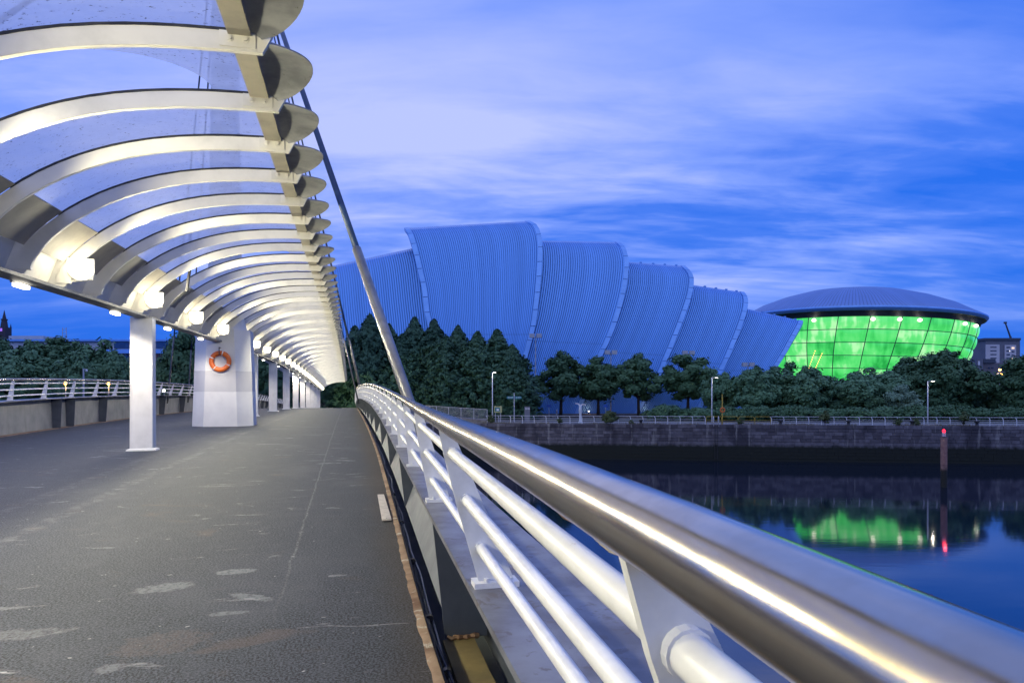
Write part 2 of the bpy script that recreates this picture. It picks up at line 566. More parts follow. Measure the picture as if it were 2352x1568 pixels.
m, t, b = new_mat('quay_stone')
M['stone'] = m
geo = t.n('ShaderNodeNewGeometry')
sp = t.n('ShaderNodeSeparateXYZ')
t.l(geo.outputs['Position'], sp.inputs[0])
oi = t.n('ShaderNodeObjectInfo')
nz = t.noise(geo.outputs['Position'], 1.4, 6.0, 0.65)
big = t.noise(t.mapping(geo.outputs['Position'], scale=(0.25, 0.25, 0.12)), 1.0, 4.0, 0.6)
col = t.mix(t.ramp(nz, 0.35, 0.7), (0.12, 0.112, 0.125), (0.21, 0.20, 0.215))
col = t.mix(t.math('MULTIPLY', oi.outputs['Random'], 0.9), col, (0.055, 0.05, 0.058))
col = t.mix(t.ramp(big, 0.47, 0.58, 0.0, 0.85), col, (0.036, 0.034, 0.042))
run = t.noise(t.mapping(geo.outputs['Position'], scale=(1.6, 1.6, 0.12)), 1.0, 5.0, 0.65)
col = t.mix(t.ramp(run, 0.57, 0.66, 0.0, 0.65), col, (0.30, 0.29, 0.27))
zl = t.math('ADD', sp.outputs[2], t.math('MULTIPLY', t.math('SUBTRACT', nz, 0.5), 0.8))
col = t.mix(t.ramp(zl, 1.9, 2.4, 1.0, 0.0), col, (0.010, 0.014, 0.008))
t.l(col, b.inputs['Base Color'])
b.inputs['Roughness'].default_value = 0.85
bump(t, b, nz, 0.4, 0.05)


# foliage ------------------------------------------------------------------
def leaf(name, c1, c2):
    m, t, b = new_mat(name)
    geo = t.n('ShaderNodeNewGeometry')
    oi = t.n('ShaderNodeObjectInfo')
    nz = t.noise(t.n('ShaderNodeTexCoord').outputs['Object'], 0.8, 3.0, 0.6)
    f = t.math('MULTIPLY_ADD', geo.outputs['Random Per Island'], 0.6, t.math('MULTIPLY', nz, 0.5), clamp=True)
    col = t.mix(f, c1, c2)
    col = t.mix(t.math('MULTIPLY', oi.outputs['Random'], 0.35), col, tuple(x * 0.55 for x in c1))
    t.l(col, b.inputs['Base Color'])
    b.inputs['Roughness'].default_value = 0.6
    b.inputs['Specular IOR Level'].default_value = 0.25
    return m


M['leaf'] = leaf('broad_leaf', (0.075, 0.175, 0.085), (0.15, 0.29, 0.14))
M['leaf_dark'] = leaf('dark_leaf', (0.05, 0.13, 0.058), (0.11, 0.21, 0.09))
M['leaf_pale'] = leaf('pale_leaf', (0.12, 0.21, 0.13), (0.19, 0.30, 0.19))
M['needle'] = leaf('cypress_needle', (0.03, 0.09, 0.052), (0.065, 0.145, 0.075))
M['weed'] = leaf('weed_leaf', (0.06, 0.10, 0.035), (0.13, 0.16, 0.06))

# ================================================================ footbridge
PHI = math.atan((CX - 803.0) / F)
CP, SP = math.cos(PHI), math.sin(PHI)
VC = -4.62                                    # column line
UEND = 121.0


def E(u):
    t_ = u - 43.0
    return 1.10 + 4.4e-4 * t_ * t_ / (1 + abs(t_) / 116.0)


def dz(u):
    return EZ - E(u)


def BR(u, v, h):
    return Vector((-u * SP + v * CP, u * CP + v * SP, dz(u) + h))


def frame(u, tilt=True):
    s = (dz(u + 0.5) - dz(u - 0.5)) if tilt else 0.0
    ex = Vector((CP, SP, 0))
    ey = Vector((-SP, CP, s)).normalized()
    ez = ex.cross(ey)
    o = BR(u, 0, 0)
    return Matrix(((ex.x, ey.x, ez.x, o.x), (ex.y, ey.y, ez.y, o.y), (ex.z, ey.z, ez.z, o.z), (0, 0, 0, 1)))


def interp(tab, x):
    if x <= tab[0][0]:
        return tab[0][1]
    for i in range(len(tab) - 1):
        x0, y0 = tab[i]
        x1, y1 = tab[i + 1]
        if x <= x1:
            # smooth (Catmull-Rom) interpolation
            ym = tab[i - 1] if i > 0 else (2 * x0 - x1, 2 * y0 - y1)
            yp = tab[i + 2] if i + 2 < len(tab) else (2 * x1 - x0, 2 * y1 - y0)
            m0 = (y1 - ym[1]) / (x1 - ym[0])
            m1 = (yp[1] - y0) / (yp[0] - x0)
            h = x1 - x0
            q = (x - x0) / h
            return ((2 * q ** 3 - 3 * q * q + 1) * y0 + (q ** 3 - 2 * q * q + q) * h * m0
                    + (-2 * q ** 3 + 3 * q * q) * y1 + (q ** 3 - q * q) * h * m1)
    return tab[-1][1]


# right-hand parapet, measured at depth Y: sideways offset of handrail, ledge and deck edge
_tab = [(-6, -.05, .38, .48, 1.50), (0, .26, .47, .52, 1.552), (3, .41, .53, .54, 1.503), (5, .51, .57, .54, 1.470), (10, .71, .66, .62, 1.44),
        (14, .81, .73, .67, 1.45), (18, .84, .77, .70, 1.49), (25, .78, .76, .70, 1.58), (32, .66, .70, .68, 1.60), (45, .52, .63, .66, 1.56),
        (60, .52, .66, .70, 1.50), (80, .62, .76, .8, 1.48), (100, .76, .9, .95, 1.48), (119, .9, 1.05, 1.1, 1.48)]
TH, TL, TD, HH = [], [], [], []
for Y_, a_, b_, c_, h_ in _tab:
    for tab_, vs in ((TH, a_), (TL, b_), (TD, c_)):
        X_ = -math.tan(PHI) * Y_ + vs
        tab_.append((-X_ * SP + Y_ * CP, X_ * CP + Y_ * SP))
    HH.append((TD[-1][0], h_))


def vh(u):
    return interp(TH, u)


def vl(u):
    return interp(TL, u)


def vd(u):
    return interp(TD, u)


def hh(u):
    return interp(HH, u)


RH = {1: 0.73, -1: 0.65}


def hs(u, s):
    return hh(u) + (0.0 if s > 0 else 0.12)


def side(u, v, h, s):
    """point on the right (s=1) or mirrored on the left (s=-1) of the column line"""
    return BR(u, v if s > 0 else 2 * VC - v, h)


bridge = thing('footbridge', 'covered white steel footbridge with a dark asphalt deck and lit ribbed canopy over the river', 'footbridge', BR(27.7, VC, 0))

# deck slab
def urange(a, b_, st):
    n = max(1, int(round((b_ - a) / st)))
    return [a + (b_ - a) * i / n for i in range(n + 1)]


us = urange(-6, UEND, 1.0)
mb = MB()
mb.uv = []
NV = 22
jag = random.Random(3)
for u in us:
    vr, vlft = vd(u), 2 * VC - vd(u)
    for j in range(NV + 1):
        v = vlft + (vr - vlft) * j / NV
        mb.v.append(tuple(BR(u, v, 0)))
        mb.uv.append((u, v))
for i in range(len(us) - 1):
    for j in range(NV):
        a = i * (NV + 1) + j
        mb.f.append((a, a + 1, a + NV + 2, a + NV + 1))
deck = mb.build('deck', M['asphalt'], bridge, smooth=True)
mb = MB()
rings = []
for u in us:
    vr, vlft = vd(u) + 0.01, 2 * VC - vd(u) - 0.01
    rings.append([BR(u, vlft, -0.012), BR(u, vr, -0.012), BR(u, vr - 0.1, -0.45), BR(u, vlft + 0.1, -0.45)])
mb.loft(rings)
mb.build('deck_slab', M['slate'], bridge)

# ragged rusty edge trims
for s in (1, -1):
    mb = MB()
    rings = []
    for u in urange(-4, UEND, 0.13 if s > 0 else 0.6):
        e = vd(u)
        w = 0.070 + jag.uniform(-0.007, 0.007)
        rings.append([side(u, e - w, 0.003, s), side(u, e - w + 0.018, 0.009, s), side(u, e - 0.012, 0.012, s), side(u, e + 0.003, -0.05, s)])
    mb.loft(rings, closed=False)
    auto_smooth(mb.build('edge_trim', M['rust'], bridge, smooth=True), 50)

# girder web, ledge, fascia
STIFF = {1: [4.78 + 4.45 * k for k in range(26)], -1: [4.4 + 4.6 * k for k in range(25)] + [28.6]}
for s in (1, -1):
    mb = MB()
    rings = []
    for u in urange(-6, UEND, 1.0):
        L, hl = vl(u), hs(u, s) - RH[s]
        rings.append([side(u, L, hl - 0.03, s), side(u, L, hl, s), side(u, L + 0.52, hl, s), side(u, L + 0.52, hl - 0.03, s)])
    mb.loft(rings)
    mb.build('ledge', M['ledge'], bridge)
    mb = MB()
    rings = []
    for u in urange(4.80 if s > 0 else -6, UEND, 1.0):
        L, hl, D_ = vl(u), hs(u, s) - RH[s], vd(u)
        rings.append([side(u, D_ + (0.14 if s > 0 else 0.36), -0.012, s), side(u, L + 0.36, hl - 0.033, s), side(u, L + 0.39, hl - 0.033, s), side(u, D_ + (0.17 if s > 0 else 0.39), -0.04, s)])
    mb.loft(rings)
    mb.build('girder_web', M['girder'], bridge)
    mb = MB()
    rings = []
    for u in urange(-6, UEND, 1.0):
        L, hl = vl(u), hs(u, s) - RH[s]
        rings.append([side(u, L + 0.46, hl - 0.033, s), side(u, L + 0.49, hl - 0.033, s), side(u, L + 0.45, -0.9, s), side(u, L + 0.42, -0.9, s)])
    mb.loft(rings)
    mb.build('fascia_girder', M['slate'], bridge)
    mb = MB()
    rings = []
    for u in urange(-6, UEND, 1.0):
        L, D_ = vl(u), vd(u)
        lo_, z_ = (D_ - 0.05, -0.26) if s > 0 else (D_ - 0.005, -0.014)
        rings.append([side(u, lo_, z_, s), side(u, L + 0.455, z_, s), side(u, L + 0.455, z_ - 0.02, s), side(u, lo_, z_ - 0.02, s)])
    mb.loft(rings)
    mb.build('gutter_and_gap_blind', M['slate' if s > 0 else 'rust'], bridge)  # right: added dark sheet that blacks the gap and blocks light; left: gutter
    for u in STIFF[s]:
        if u > UEND - 1:
            continue
        L, hl, D_ = vl(u), hs(u, s) - RH[s], vd(u)
        near = u < 6 and s > 0
        poly = [(L + 0.012, hl - 0.035), (D_ + 0.13, -0.13), (L + 0.40, -0.13), (L + 0.44, hl - 0.035)] if near else ([(L + 0.012, hl - 0.035), (D_ + 0.13, -0.01), (D_ + 0.17, -0.06), (L + 0.33, hl - 0.035)] if s > 0 else [(L + 0.012, hl - 0.035), (D_ + 0.10, -0.012), (D_ + 0.355, -0.012), (L + 0.355, hl - 0.035)])
        mb = MB()
        p0 = [side(u - 0.012, v, h, s) for v, h in poly]
        p1 = [side(u + 0.012, v, h, s) for v, h in poly]
        n = len(poly)
        mb.add(p0 + p1, [tuple(range(n)), tuple(reversed(range(n, 2 * n)))] + [(i, i + n, (i + 1) % n + n, (i + 1) % n) for i in range(n)])
        mb.build('stiffener', M['slate'], bridge)  # same paint as the web; its shade is put into this darker colour

# the open bay beside the photographer: bottom plate and rusty toe
mb = MB()
rings = []
for u in urange(-4, 4.76, 0.6):
    rings.append([side(u, vd(u) + 0.11, -0.135, 1), side(u, vd(u) + 0.33, -0.13, 1), side(u, vd(u) + 0.33, -0.16, 1), side(u, vd(u) + 0.11, -0.165, 1)])
mb.loft(rings)
mb.build('bottom_plate', M['mustard'], bridge)
mb = MB()
p = []
for i in range(9):
    q = i / 8
    p.append(side(4.75 - 0.01 * (i % 2), vd(4.8) + 0.14 + 0.22 * q, -0.125 + 0.02 * jag.random(), 1))
mb.tube(p, [0.012 + 0.012 * jag.random() for _ in p], 6)
mb.build('weld_toe', M['rust'], bridge)

# railings: handrail, three bars, tapered fins
POST_U = [0.66 + 2.32 * k for k in range(52)]
for s in (1, -1):
    mb = MB()
    mb.tube([side(u, vh(u), hs(u, s), s) for u in urange(-2.2, UEND, 0.55)], 0.0392, 28 if s > 0 else 12)
    hr = mb.build('handrail', M['steel'], bridge, smooth=True)
    for k, u in enumerate([5.1 + 5.9 * i for i in range(19)]):
        mb = MB()
        mb.tube([side(u - 0.012, vh(u), hs(u, s), s), side(u + 0.012, vh(u), hs(u, s), s)], 0.0401, 20)
        mb.build('joint_sleeve', M['steel'], hr, smooth=False)
    for fr_ in (0.235, 0.53, 0.815):
        mb = MB()
        path = []
        for u in urange(-2.2, UEND, 0.6):
            base = vl(u) + 0.10
            path.append(side(u, base + (vh(u) - base) * fr_, hs(u, s) - RH[s] * (1 - fr_), s))
        mb.tube(path, 0.0235, 16 if s > 0 else 8)
        mb.build('rail_bar', M['rail_white'], bridge, smooth=True)
    for u in POST_U:
        if u > UEND:
            continue
        hl, base, top = hs(u, s) - RH[s], vl(u) + 0.115, vh(u)
        mb = MB()
        prof = [(0.0, -0.075, 0.085), (0.45, -0.062, 0.06), (0.80, -0.045, 0.038), (0.97, -0.028, 0.026)]
        p0, p1 = [], []
        for q, a, b_ in prof:
            cv = base + (top - base) * q
            p0.append((cv + a, hl + 0.024 + (RH[s] - 0.024) * q))
            p1.append((cv + b_, hl + 0.024 + (RH[s] - 0.024) * q))
        poly = p0 + list(reversed(p1))
        n = len(poly)
        A = [side(u - 0.009, v, h, s) for v, h in poly]
        B_ = [side(u + 0.009, v, h, s) for v, h in poly]
        mb.add(A + B_, [tuple(range(n)), tuple(reversed(range(n, 2 * n)))] + [(i, i + n, (i + 1) % n + n, (i + 1) % n) for i in range(n)])
        po = mb.build('post', M['rail_white'], bridge)
        mb = MB()
        c8 = []
        for h in (hl + 0.002, hl + 0.026):
            for dv, du in ((-0.10, -0.05), (0.10, -0.05), (0.10, 0.05), (-0.10, 0.05)):
                c8.append(side(u + du, base + dv, h, s))
        mb.hexa(c8 if s > 0 else [c8[i] for i in (1, 0, 3, 2, 5, 4, 7, 6)])
        mb.build('base_plate', M['rail_white'], po)
        if s > 0 and u < 20:
            for dv in (-0.045, 0.06):
                for du in (-0.032, 0.032):
                    mb = MB()
                    mb.tube([side(u + du, base + dv, hl + 0.0265, s), side(u + du, base + dv, hl + 0.043, s)], 0.013, 6)
                    mb.build('bolt', M['rail_white'], po)
            if u < 6:
                for fr_ in (0.235, 0.53, 0.815):
                    b2 = vl(u) + 0.10
                    c0 = side(u - 0.024, b2 + (vh(u - .02) - b2) * fr_, hs(u, s) - RH[s] * (1 - fr_), s)
                    c1 = side(u + 0.024, b2 + (vh(u + .02) - b2) * fr_, hs(u, s) - RH[s] * (1 - fr_), s)
                    mb = MB()
                    mb.tube([c0, c1], 0.0275, 16)
                    mb.build('weld_collar', M['rail_white'], po, smooth=False)
# rusty strip under the handrail next to the first post
mb = MB()
mb.tube([side(u, vh(u) + 0.004, hs(u, 1) - 0.041 + 0.003 * math.sin(u * 40), 1) for u in urange(0.62, 0.98, 0.04)], [0.006 + 0.006 * jag.random() for _ in urange(0.62, 0.98, 0.04)], 6)
mb.build('rust_scab', M['rust'], bridge)

# conduits in the gap between deck and girder
cond = thing('cable_bundle', 'bundle of black and grey cables lying in the gap beside the rusty deck edge', 'cables', BR(4, vd(4) + 0.04, -0.08))
for k, (mt, off, ph) in enumerate((('black', 0.018, 0.0), ('black_blue', 0.045, 1.7), ('galv', 0.07, 3.1), ('black', 0.032, 4.4))):
    mb = MB()
    mb.tube([side(u, vd(u) + off + 0.011 * math.sin(u * 1.9 + ph) + 0.006 * math.sin(u * 4.3 + ph * 2), -0.055 + 0.018 * math.sin(u * 1.3 + ph * 1.5) - 0.01 * k, 1) for u in urange(-1, 40, 0.22)], 0.0075 + 0.0015 * (k % 2), 7)
    mb.build('cable', M[mt], cond, smooth=True)
for u in (3.1, 4.05, 5.0, 6.6, 8.4, 10.5):
    mb = MB()
    mb.tube([side(u - 0.022, vd(u) + 0.042, -0.058, 1), side(u + 0.022, vd(u) + 0.042, -0.058, 1)], 0.030, 8)
    mb.build('clip', M['dark_metal'], cond)

# loose board lying by the edge
pb = BR(8.9, vd(9) - 0.17, 0)
mb = MB()
mb.hexa([BR(8.2, vd(8.2) - 0.20, 0.016), BR(8.2, vd(8.2) - 0.09, 0.016), BR(10.0, vd(10) - 0.12, 0.016), BR(10.0, vd(10) - 0.21, 0.016),
         BR(8.2, vd(8.2) - 0.20, 0.034), BR(8.2, vd(8.2) - 0.09, 0.034), BR(10.0, vd(10) - 0.12, 0.034), BR(10.0, vd(10) - 0.21, 0.034)])
brd = tag(mb.build('board', M['board']), 'loose pale board lying along the rusty deck edge', 'board')
mb = MB()
mb.tube([BR(8.26, vd(8.2) - 0.145, 0.034), BR(8.26, vd(8.2) - 0.145, 0.037)], 0.008, 8)
mb.build('screw', M['dark_metal'], brd)

# ---------------------------------------------------------------- canopy
RS = 1.45
U4 = 11.3


def ru(n):
    return U4 + RS * (n - 4)


N0, N1 = -5, 79
HB, HE = 3.25, 4.84


def cv_(th):
    """centre line of a rib; th 0..pi/2"""
    s = 1 - math.cos(th)
    k = 0.5 * (1 - (1 - s) ** 3) + 0.5 * math.sin(th)
    return Vector((VC + 3.72 * s, 0, HB + (HE - HB) * k))


def cvn(th):
    d = cv_(min(th + 0.01, math.pi / 2)) - cv_(max(th - 0.01, 0))
    return Vector((-d.z, 0, d.x)).normalized()


def th_of(s):
    return math.acos(max(-1.0, 1 - s))


THS = [math.pi / 2 * i / 18 for i in range(19)]


def mirror_if(vs, s):
    return vs if s > 0 else [Vector((2 * VC - p.x, p.y, p.z)) for p in vs]


def rib_mesh(s):
    mb = MB()
    rings = []
    for th in THS:
        c0, nn = cv_(th), cvn(th)
        top, bot = c0 + nn * 0.09, c0 - nn * (0.085 + 0.05 * max(0, 1 - th / 0.5))
        rings.append([bot + Vector((0, -0.028, 0)), bot + Vector((0, 0.028, 0)), top + Vector((0, 0.028, 0)), top + Vector((0, -0.028, 0))])
    e0 = cv_(math.pi / 2)
    rings.append([e0 + Vector((0.10, y, -0.085)) for y in (-0.028, 0.028)] + [e0 + Vector((0.19, y, 0.09)) for y in (0.028, -0.028)])
    rings = [mirror_if(r, s) for r in rings]
    mb.loft(rings)
    # gusset into the beam
    pl = [Vector((VC - 0.22, 0, 3.21)), Vector((VC + 0.04, 0, 3.19)), cv_(th_of(0.13)) + Vector((0, 0, -0.05)), cv_(th_of(0.10)) + Vector((-0.1, 0, 0.12)), Vector((VC - 0.22, 0, 3.72))]
    pl = mirror_if(pl, s)
    mb.prism(pl, (0, -0.016, 0), (0, 0.016, 0))
    return mb.mesh('rib', M['rib'])


def strip_mesh(name, s0, s1, off, thick, mat, s, y0=0.03, y1=RS - 0.03, n=14):
    mb = MB()
    a0, a1 = th_of(s0), th_of(s1)
    rings = []
    for i in range(n + 1):
        th = a0 + (a1 - a0) * i / n
        c0, nn = cv_(th), cvn(th)
        lo, hi = c0 + nn * off, c0 + nn * (off + thick)
        rings.append(mirror_if([lo + Vector((0, y0, 0)), lo + Vector((0, y1, 0)), hi + Vector((0, y1, 0)), hi + Vector((0, y0, 0))], s))
    mb.loft(rings)
    return mb.mesh(name, mat)


def sheet_mesh(s, hole=False):
    """one-sided curved roof sheet, optionally with the half-oval opening along the next rib"""
    mb = MB()
    S0, S1, Ya, Yb = 0.15, 0.955, -0.02, RS - 0.02

    def pt(ss, y):
        th = th_of(ss)
        return cv_(th) + cvn(th) * 0.122 + Vector((0, y, 0))
    if not hole:
        rings = []
        for i in range(23):
            q = i / 22
            ss = S0 + (S1 - S0) * q
            rings.append(mirror_if([pt(ss, Ya), pt(ss, (Ya + Yb) / 2), pt(ss, Yb)], s))
        mb.loft(rings, closed=False)
    else:
        cs, rs_, ry = 0.47, 0.37, 1.02
        N = 60
        rings = [[] for _ in range(7)]
        for k in range(N + 1):
            a = math.pi * k / N
            inn = (cs - rs_ * math.cos(a), Yb - ry * math.sin(a))
            dx, dy = -math.cos(a) * 0.9, -math.sin(a) * 1.6
            ts = []
            if dx < 0:
                ts.append((S0 - inn[0]) / dx)
            if dx > 0:
                ts.append((S1 - inn[0]) / dx)
            if dy < -1e-6:
                ts.append((Ya - inn[1]) / dy)
            tt = min(max(x, 0.0) for x in ts)
            for r in range(7):
                f_ = r / 6
                rings[r].append(pt(inn[0] + dx * tt * f_, inn[1] + dy * tt * f_))
        mb.loft([mirror_if(r, s) for r in rings], closed=False)
        for ss0, corner in ((S0, 0), (S1, 1)):       # fill the two corners
            pass
    return mb.mesh('roof_sheet', M['glazing'], True)


def visor_mesh(s):
    mb = MB()
    rings_lo, n = [], 16
    for i in range(n + 1):
        a = i / n
        w = 0.47 * (math.sin(math.pi * min(max(a, 0.0), 1.0)) ** 0.62)
        row = []
        for j in range(7):
            q = j / 6
            row.append(Vector((VC + 3.70 + (w + 0.07) * q, RS * a, 4.925 + 0.10 * math.sin(math.pi * a) * (0.5 + 0.5 * q) - 0.05 * q * q)))
        rings_lo.append(mirror_if(row, s))
    top = [[p + Vector((0, 0, 0.014)) for p in r] for r in rings_lo]
    mb.loft(rings_lo, closed=False)
    mb.loft(top, closed=False)
    mb.loft([[r[-1] for r in rings_lo], [r[-1] for r in top]], closed=False)
    return mb.mesh('visor', M['visor'], True)


def lamp_meshes():
    """bulkhead lamp: local x = across, z = up, faces the open side"""
    prof = [(-0.15, 0.13), (0.15, 0.13)] + [(0.15 * math.cos(a), -0.04 - 0.12 * math.sin(a)) for a in [math.pi * k / 10 for k in range(11)]]
    lens = MB().prism([Vector((x * 0.98, 0, z * 1.0)) for x, z in prof], (0, -0.10, 0), (0, 0.05, 0)).mesh('lens', M['lens'])
    hs = MB()
    hs.prism([Vector((x * 1.26, 0, z * 1.24)) for x, z in prof], (0, 0.051, 0), (0, 0.10, 0))
    hs.prism([Vector((-0.31, 0, 0.17)), Vector((0.16, 0, 0.17)), Vector((0.16, 0, -0.17)), Vector((-0.31, 0, -0.25))], (0, 0.101, 0), (0, 0.115, 0))
    return lens, hs.mesh('housing', M['rib'])


me_rib = {1: rib_mesh(1), -1: rib_mesh(-1)}
me_gas = {k: strip_mesh('gasket', 0.15, 1.0, 0.0905, 0.026, M['black'], k, y0=-0.034, y1=0.034) for k in (1, -1)}
me_sof = {k: strip_mesh('soffit_plate', 0.035, 0.165, 0.10, 0.02, M['soffit'], k) for k in (1, -1)}
me_edge = {k: strip_mesh('edge_plate', 0.945, 1.0, 0.055, 0.02, M['soffit'], k, n=3) for k in (1, -1)}
me_sheet = {k: sheet_mesh(k) for k in (1, -1)}
me_hole = sheet_mesh(1, True)
me_vis = {k: visor_mesh(k) for k in (1, -1)}
me_lens, me_house = lamp_meshes()
bk = MB()
bk.hexa([(VC + 3.44, -0.040, HE - 0.055), (VC + 3.76, -0.040, HE - 0.055), (VC + 3.76, -0.0285, HE - 0.055), (VC + 3.44, -0.0285, HE - 0.055),
         (VC + 3.44, -0.040, HE + 0.088), (VC + 3.76, -0.040, HE + 0.088), (VC + 3.76, -0.0285, HE + 0.088), (VC + 3.44, -0.0285, HE + 0.088)])
me_brk = bk.mesh('bracket', M['rib'])
me_bolt = []
for k in range(2):
    q = MB()
    x = VC + 3.53 + 0.14 * k
    q.tube([(x, -0.041, HE + 0.018), (x, -0.046, HE + 0.018)], 0.033, 14)
    q.tube([(x, -0.0462, HE + 0.018), (x, -0.058, HE + 0.018)], 0.020, 6)
    me_bolt.append(q.mesh('bolt', M['rib']))
sm_l = MB().box((0, 0, 0), (0.10, 0.34, 0.05)).mesh('lens', M['lens_small'])
sm_h = MB().box((0, 0, 0.045), (0.14, 0.40, 0.038)).mesh('housing', M['girder'])

lamp_light = bpy.data.lights.new('canopy_lamp_light', 'SPOT')
lamp_light.spot_size = math.radians(168)
lamp_light.spot_blend = 0.35
lamp_light.energy = LAMP_W
lamp_light.color = (1.0, 0.91, 0.60)
lamp_light.shadow_soft_size = 0.13
near_light = bpy.data.lights.new('canopy_lamp_spill', 'POINT')
near_light.energy = 24.0
near_light.color = (1.0, 0.93, 0.70)
near_light.shadow_soft_size = 0.15
side_light = bpy.data.lights.new('beam_lamp_light', 'SPOT')
side_light.spot_size = math.radians(165)
side_light.spot_blend = 0.4
side_light.energy = SIDE_W
side_light.color = (1.0, 0.90, 0.72)
side_light.shadow_soft_size = 0.10

for n in range(N0, N1 + 1):
    u = ru(n)
    Fm = frame(u)
    for s in ((1, -1) if u > 31 else (1,)):
        r = link('rib', me_rib[s], bridge, True, Fm)
        link('gasket', me_gas[s], r, False)
        if s > 0 and n < 34:
            bkt = link('bracket', me_brk, r, False)
            for k in range(2):
                link('bolt', me_bolt[k], r, False)
        if n < N1:
            Gm = frame(u)
            link('roof_sheet', me_hole if (s > 0 and n in (1, 8)) else me_sheet[s], bridge, True, Gm)
            link('soffit_plate', me_sof[s], bridge, True, Gm)
            link('edge_plate', me_edge[s], bridge, True, Gm)
            link('visor', me_vis[s], bridge, True, Gm)
    if (n - 5) % 3 == 0 and n < N1:
        lm = bpy.data.objects.new('canopy_lamp', None)
        COL.objects.link(lm)
        lm.empty_display_size = 0.1
        lm.parent = bridge
        lm.matrix_parent_inverse = Matrix.Translation(-Vector(bridge.location))
        lm.matrix_basis = frame(u - 0.17, False) @ Matrix.Translation((VC + 0.30, 0, 3.50))
        link('lens', me_lens, lm, False)
        link('housing', me_house, lm, False)
        lo = bpy.data.objects.new('lamp_light', lamp_light)
        COL.objects.link(lo)
        lo.parent = lm
        lo.location = (0.30, -0.16, -0.10)
        lo.rotation_euler = (0, math.radians(-76), 0)      # throws across the walkway, a little downwards
        lo = bpy.data.objects.new('lamp_spill', near_light)
        COL.objects.link(lo)
        lo.parent = lm
        lo.location = (0.42, -0.30, -0.16)
        # small outward lamp under the beam
        lm = bpy.data.objects.new('beam_lamp', None)
        COL.objects.link(lm)
        lm.empty_display_size = 0.1
        lm.parent = bridge
        lm.matrix_parent_inverse = Matrix.Translation(-Vector(bridge.location))
        lm.matrix_basis = frame(u - 0.75, False) @ Matrix.Translation((VC - 0.31, 0, 3.10))
        link('lens', sm_l, lm, False)
        link('housing', sm_h, lm, False)
        lo = bpy.data.objects.new('lamp_light', side_light)
        COL.objects.link(lo)
        lo.parent = lm
        lo.location = (-0.06, 0, -0.06)
        lo.rotation_euler = (0, math.radians(18), 0)

# long beam over the columns
mb = MB()
rings, rings2 = [], []
for u in urange(ru(N0) - 0.3, ru(N1) + 0.1, RS):
    rings.append([BR(u, VC - 0.30, 3.135), BR(u, VC + 0.02, 3.135), BR(u, VC + 0.02, 3.185), BR(u, VC - 0.30, 3.185)])
    rings2.append([BR(u, VC - 0.26, 3.187), BR(u, VC - 0.23, 3.187), BR(u, VC + 0.0, 3.80), BR(u, VC - 0.05, 3.80)])
mb.loft(rings)
mb.build('beam_flange', M['girder'], bridge)
mb = MB()
mb.loft(rings2)
mb.build('beam_web', M['rib'], bridge)

# columns
col_us = [17.75 - 9.46] if False else []
col_us = [17.75] + [36.6 + 9.42 * k for k in range(10)]
for i, u in enumerate(col_us):
    if u > ru(N1):
        continue
    mb = MB()
    Fm = frame(u, False)
    w, d = 0.245, 0.15
    pts = lambda z, k=1.0: [(VC - 0.14 + a * w * k, b_ * d * k, z) for a, b_ in ((-1, -1), (1, -1), (1, 1), (-1, 1))]
    mb.loft([pts(0.012), pts(3.134, 0.97)])
    c_ = link('column', mb.mesh('column', M['white']), bridge, True, Fm)
    mb = MB()
    mb.loft([pts(0.003, 1.30), pts(0.035, 1.26), pts(0.06, 1.02)])
    link('foot_plate', mb.mesh('foot_plate', M['white']), c_, False)
    if i == 0:
        link('sticker', MB().box((VC - 0.16, -0.151, 2.66), (0.13, 0.004, 0.15)).mesh('sticker', M['reflect']), c_, False)

# pylon: faceted foot, round mast
pyl = bpy.data.objects.new('pylon', None)
COL.objects.link(pyl)
pyl.empty_display_size = 0.3
pyl.parent = bridge
pyl.matrix_parent_inverse = Matrix.Translation(-Vector(bridge.location))
PU = 27.9
pyl.matrix_basis = frame(PU, False) @ Matrix.Rotation(-PHI * 0.65, 4, 'Z') if False else frame(PU, False)


def octo(w, d, cut, z, cx=0.0):
    return [(VC + cx + x, y, z) for x, y in ((-w, -d + cut), (-w + cut * 1.15, -d), (w - cut * 1.3, -d), (w, -d + cut), (w, d - cut), (w - cut, d), (-w + cut, d), (-w, d - cut))]


levels = [(-0.02, 1.08, 0.85), (1.28, 1.035, 0.84), (2.05, 1.01, 0.835), (3.6, 0.955, 0.82), (4.4, 0.80, 0.78)]
parts_ = [('pylon_foot', 0, 1, 'concrete_white'), ('painted_band', 1, 2, 'concrete_grey'), ('pylon_shaft', 2, 3, 'concrete_white')]
for nm, i0, i1, mt in parts_:
    mb = MB()
    mb.loft([octo(levels[i][1], levels[i][2], 0.40, levels[i][0] + (0.002 if i == i0 and i0 else 0)) for i in range(i0, i1 + 1)])
    link(nm, mb.mesh(nm, M[mt]), pyl, False)
mb = MB()
rings = []
for z, r in ((3.602, 0.80), (4.3, 0.62), (9, 0.56), (16, 0.46), (24, 0.32)):
    rings.append([(VC + r * math.cos(2 * math.pi * k / 24), r * math.sin(2 * math.pi * k / 24), z) for k in range(24)])
mb.loft(rings)
auto_smooth(link('mast', mb.mesh('mast', M['white'], True), pyl, False))

# stay cables
def top_at(z):
    return BR(PU, VC, 0) + Vector((0, 0, z))


def stay(a, b_, r, split, sheath_r, name='stay_cable'):
    a, b_ = Vector(a), Vector(b_)
    mb = MB()
    mb.tube([a.lerp(b_, q) for q in (split, 0.5, 1.0)], r, 10)
    o = mb.build(name, M['cable'], bridge, smooth=True)
    mb = MB()
    mb.tube([a, a.lerp(b_, split * 0.5), a.lerp(b_, split)], [sheath_r, sheath_r, sheath_r * 0.96], 14)
    mb.build('sheath', M['sheath'], o, smooth=True)
    return o


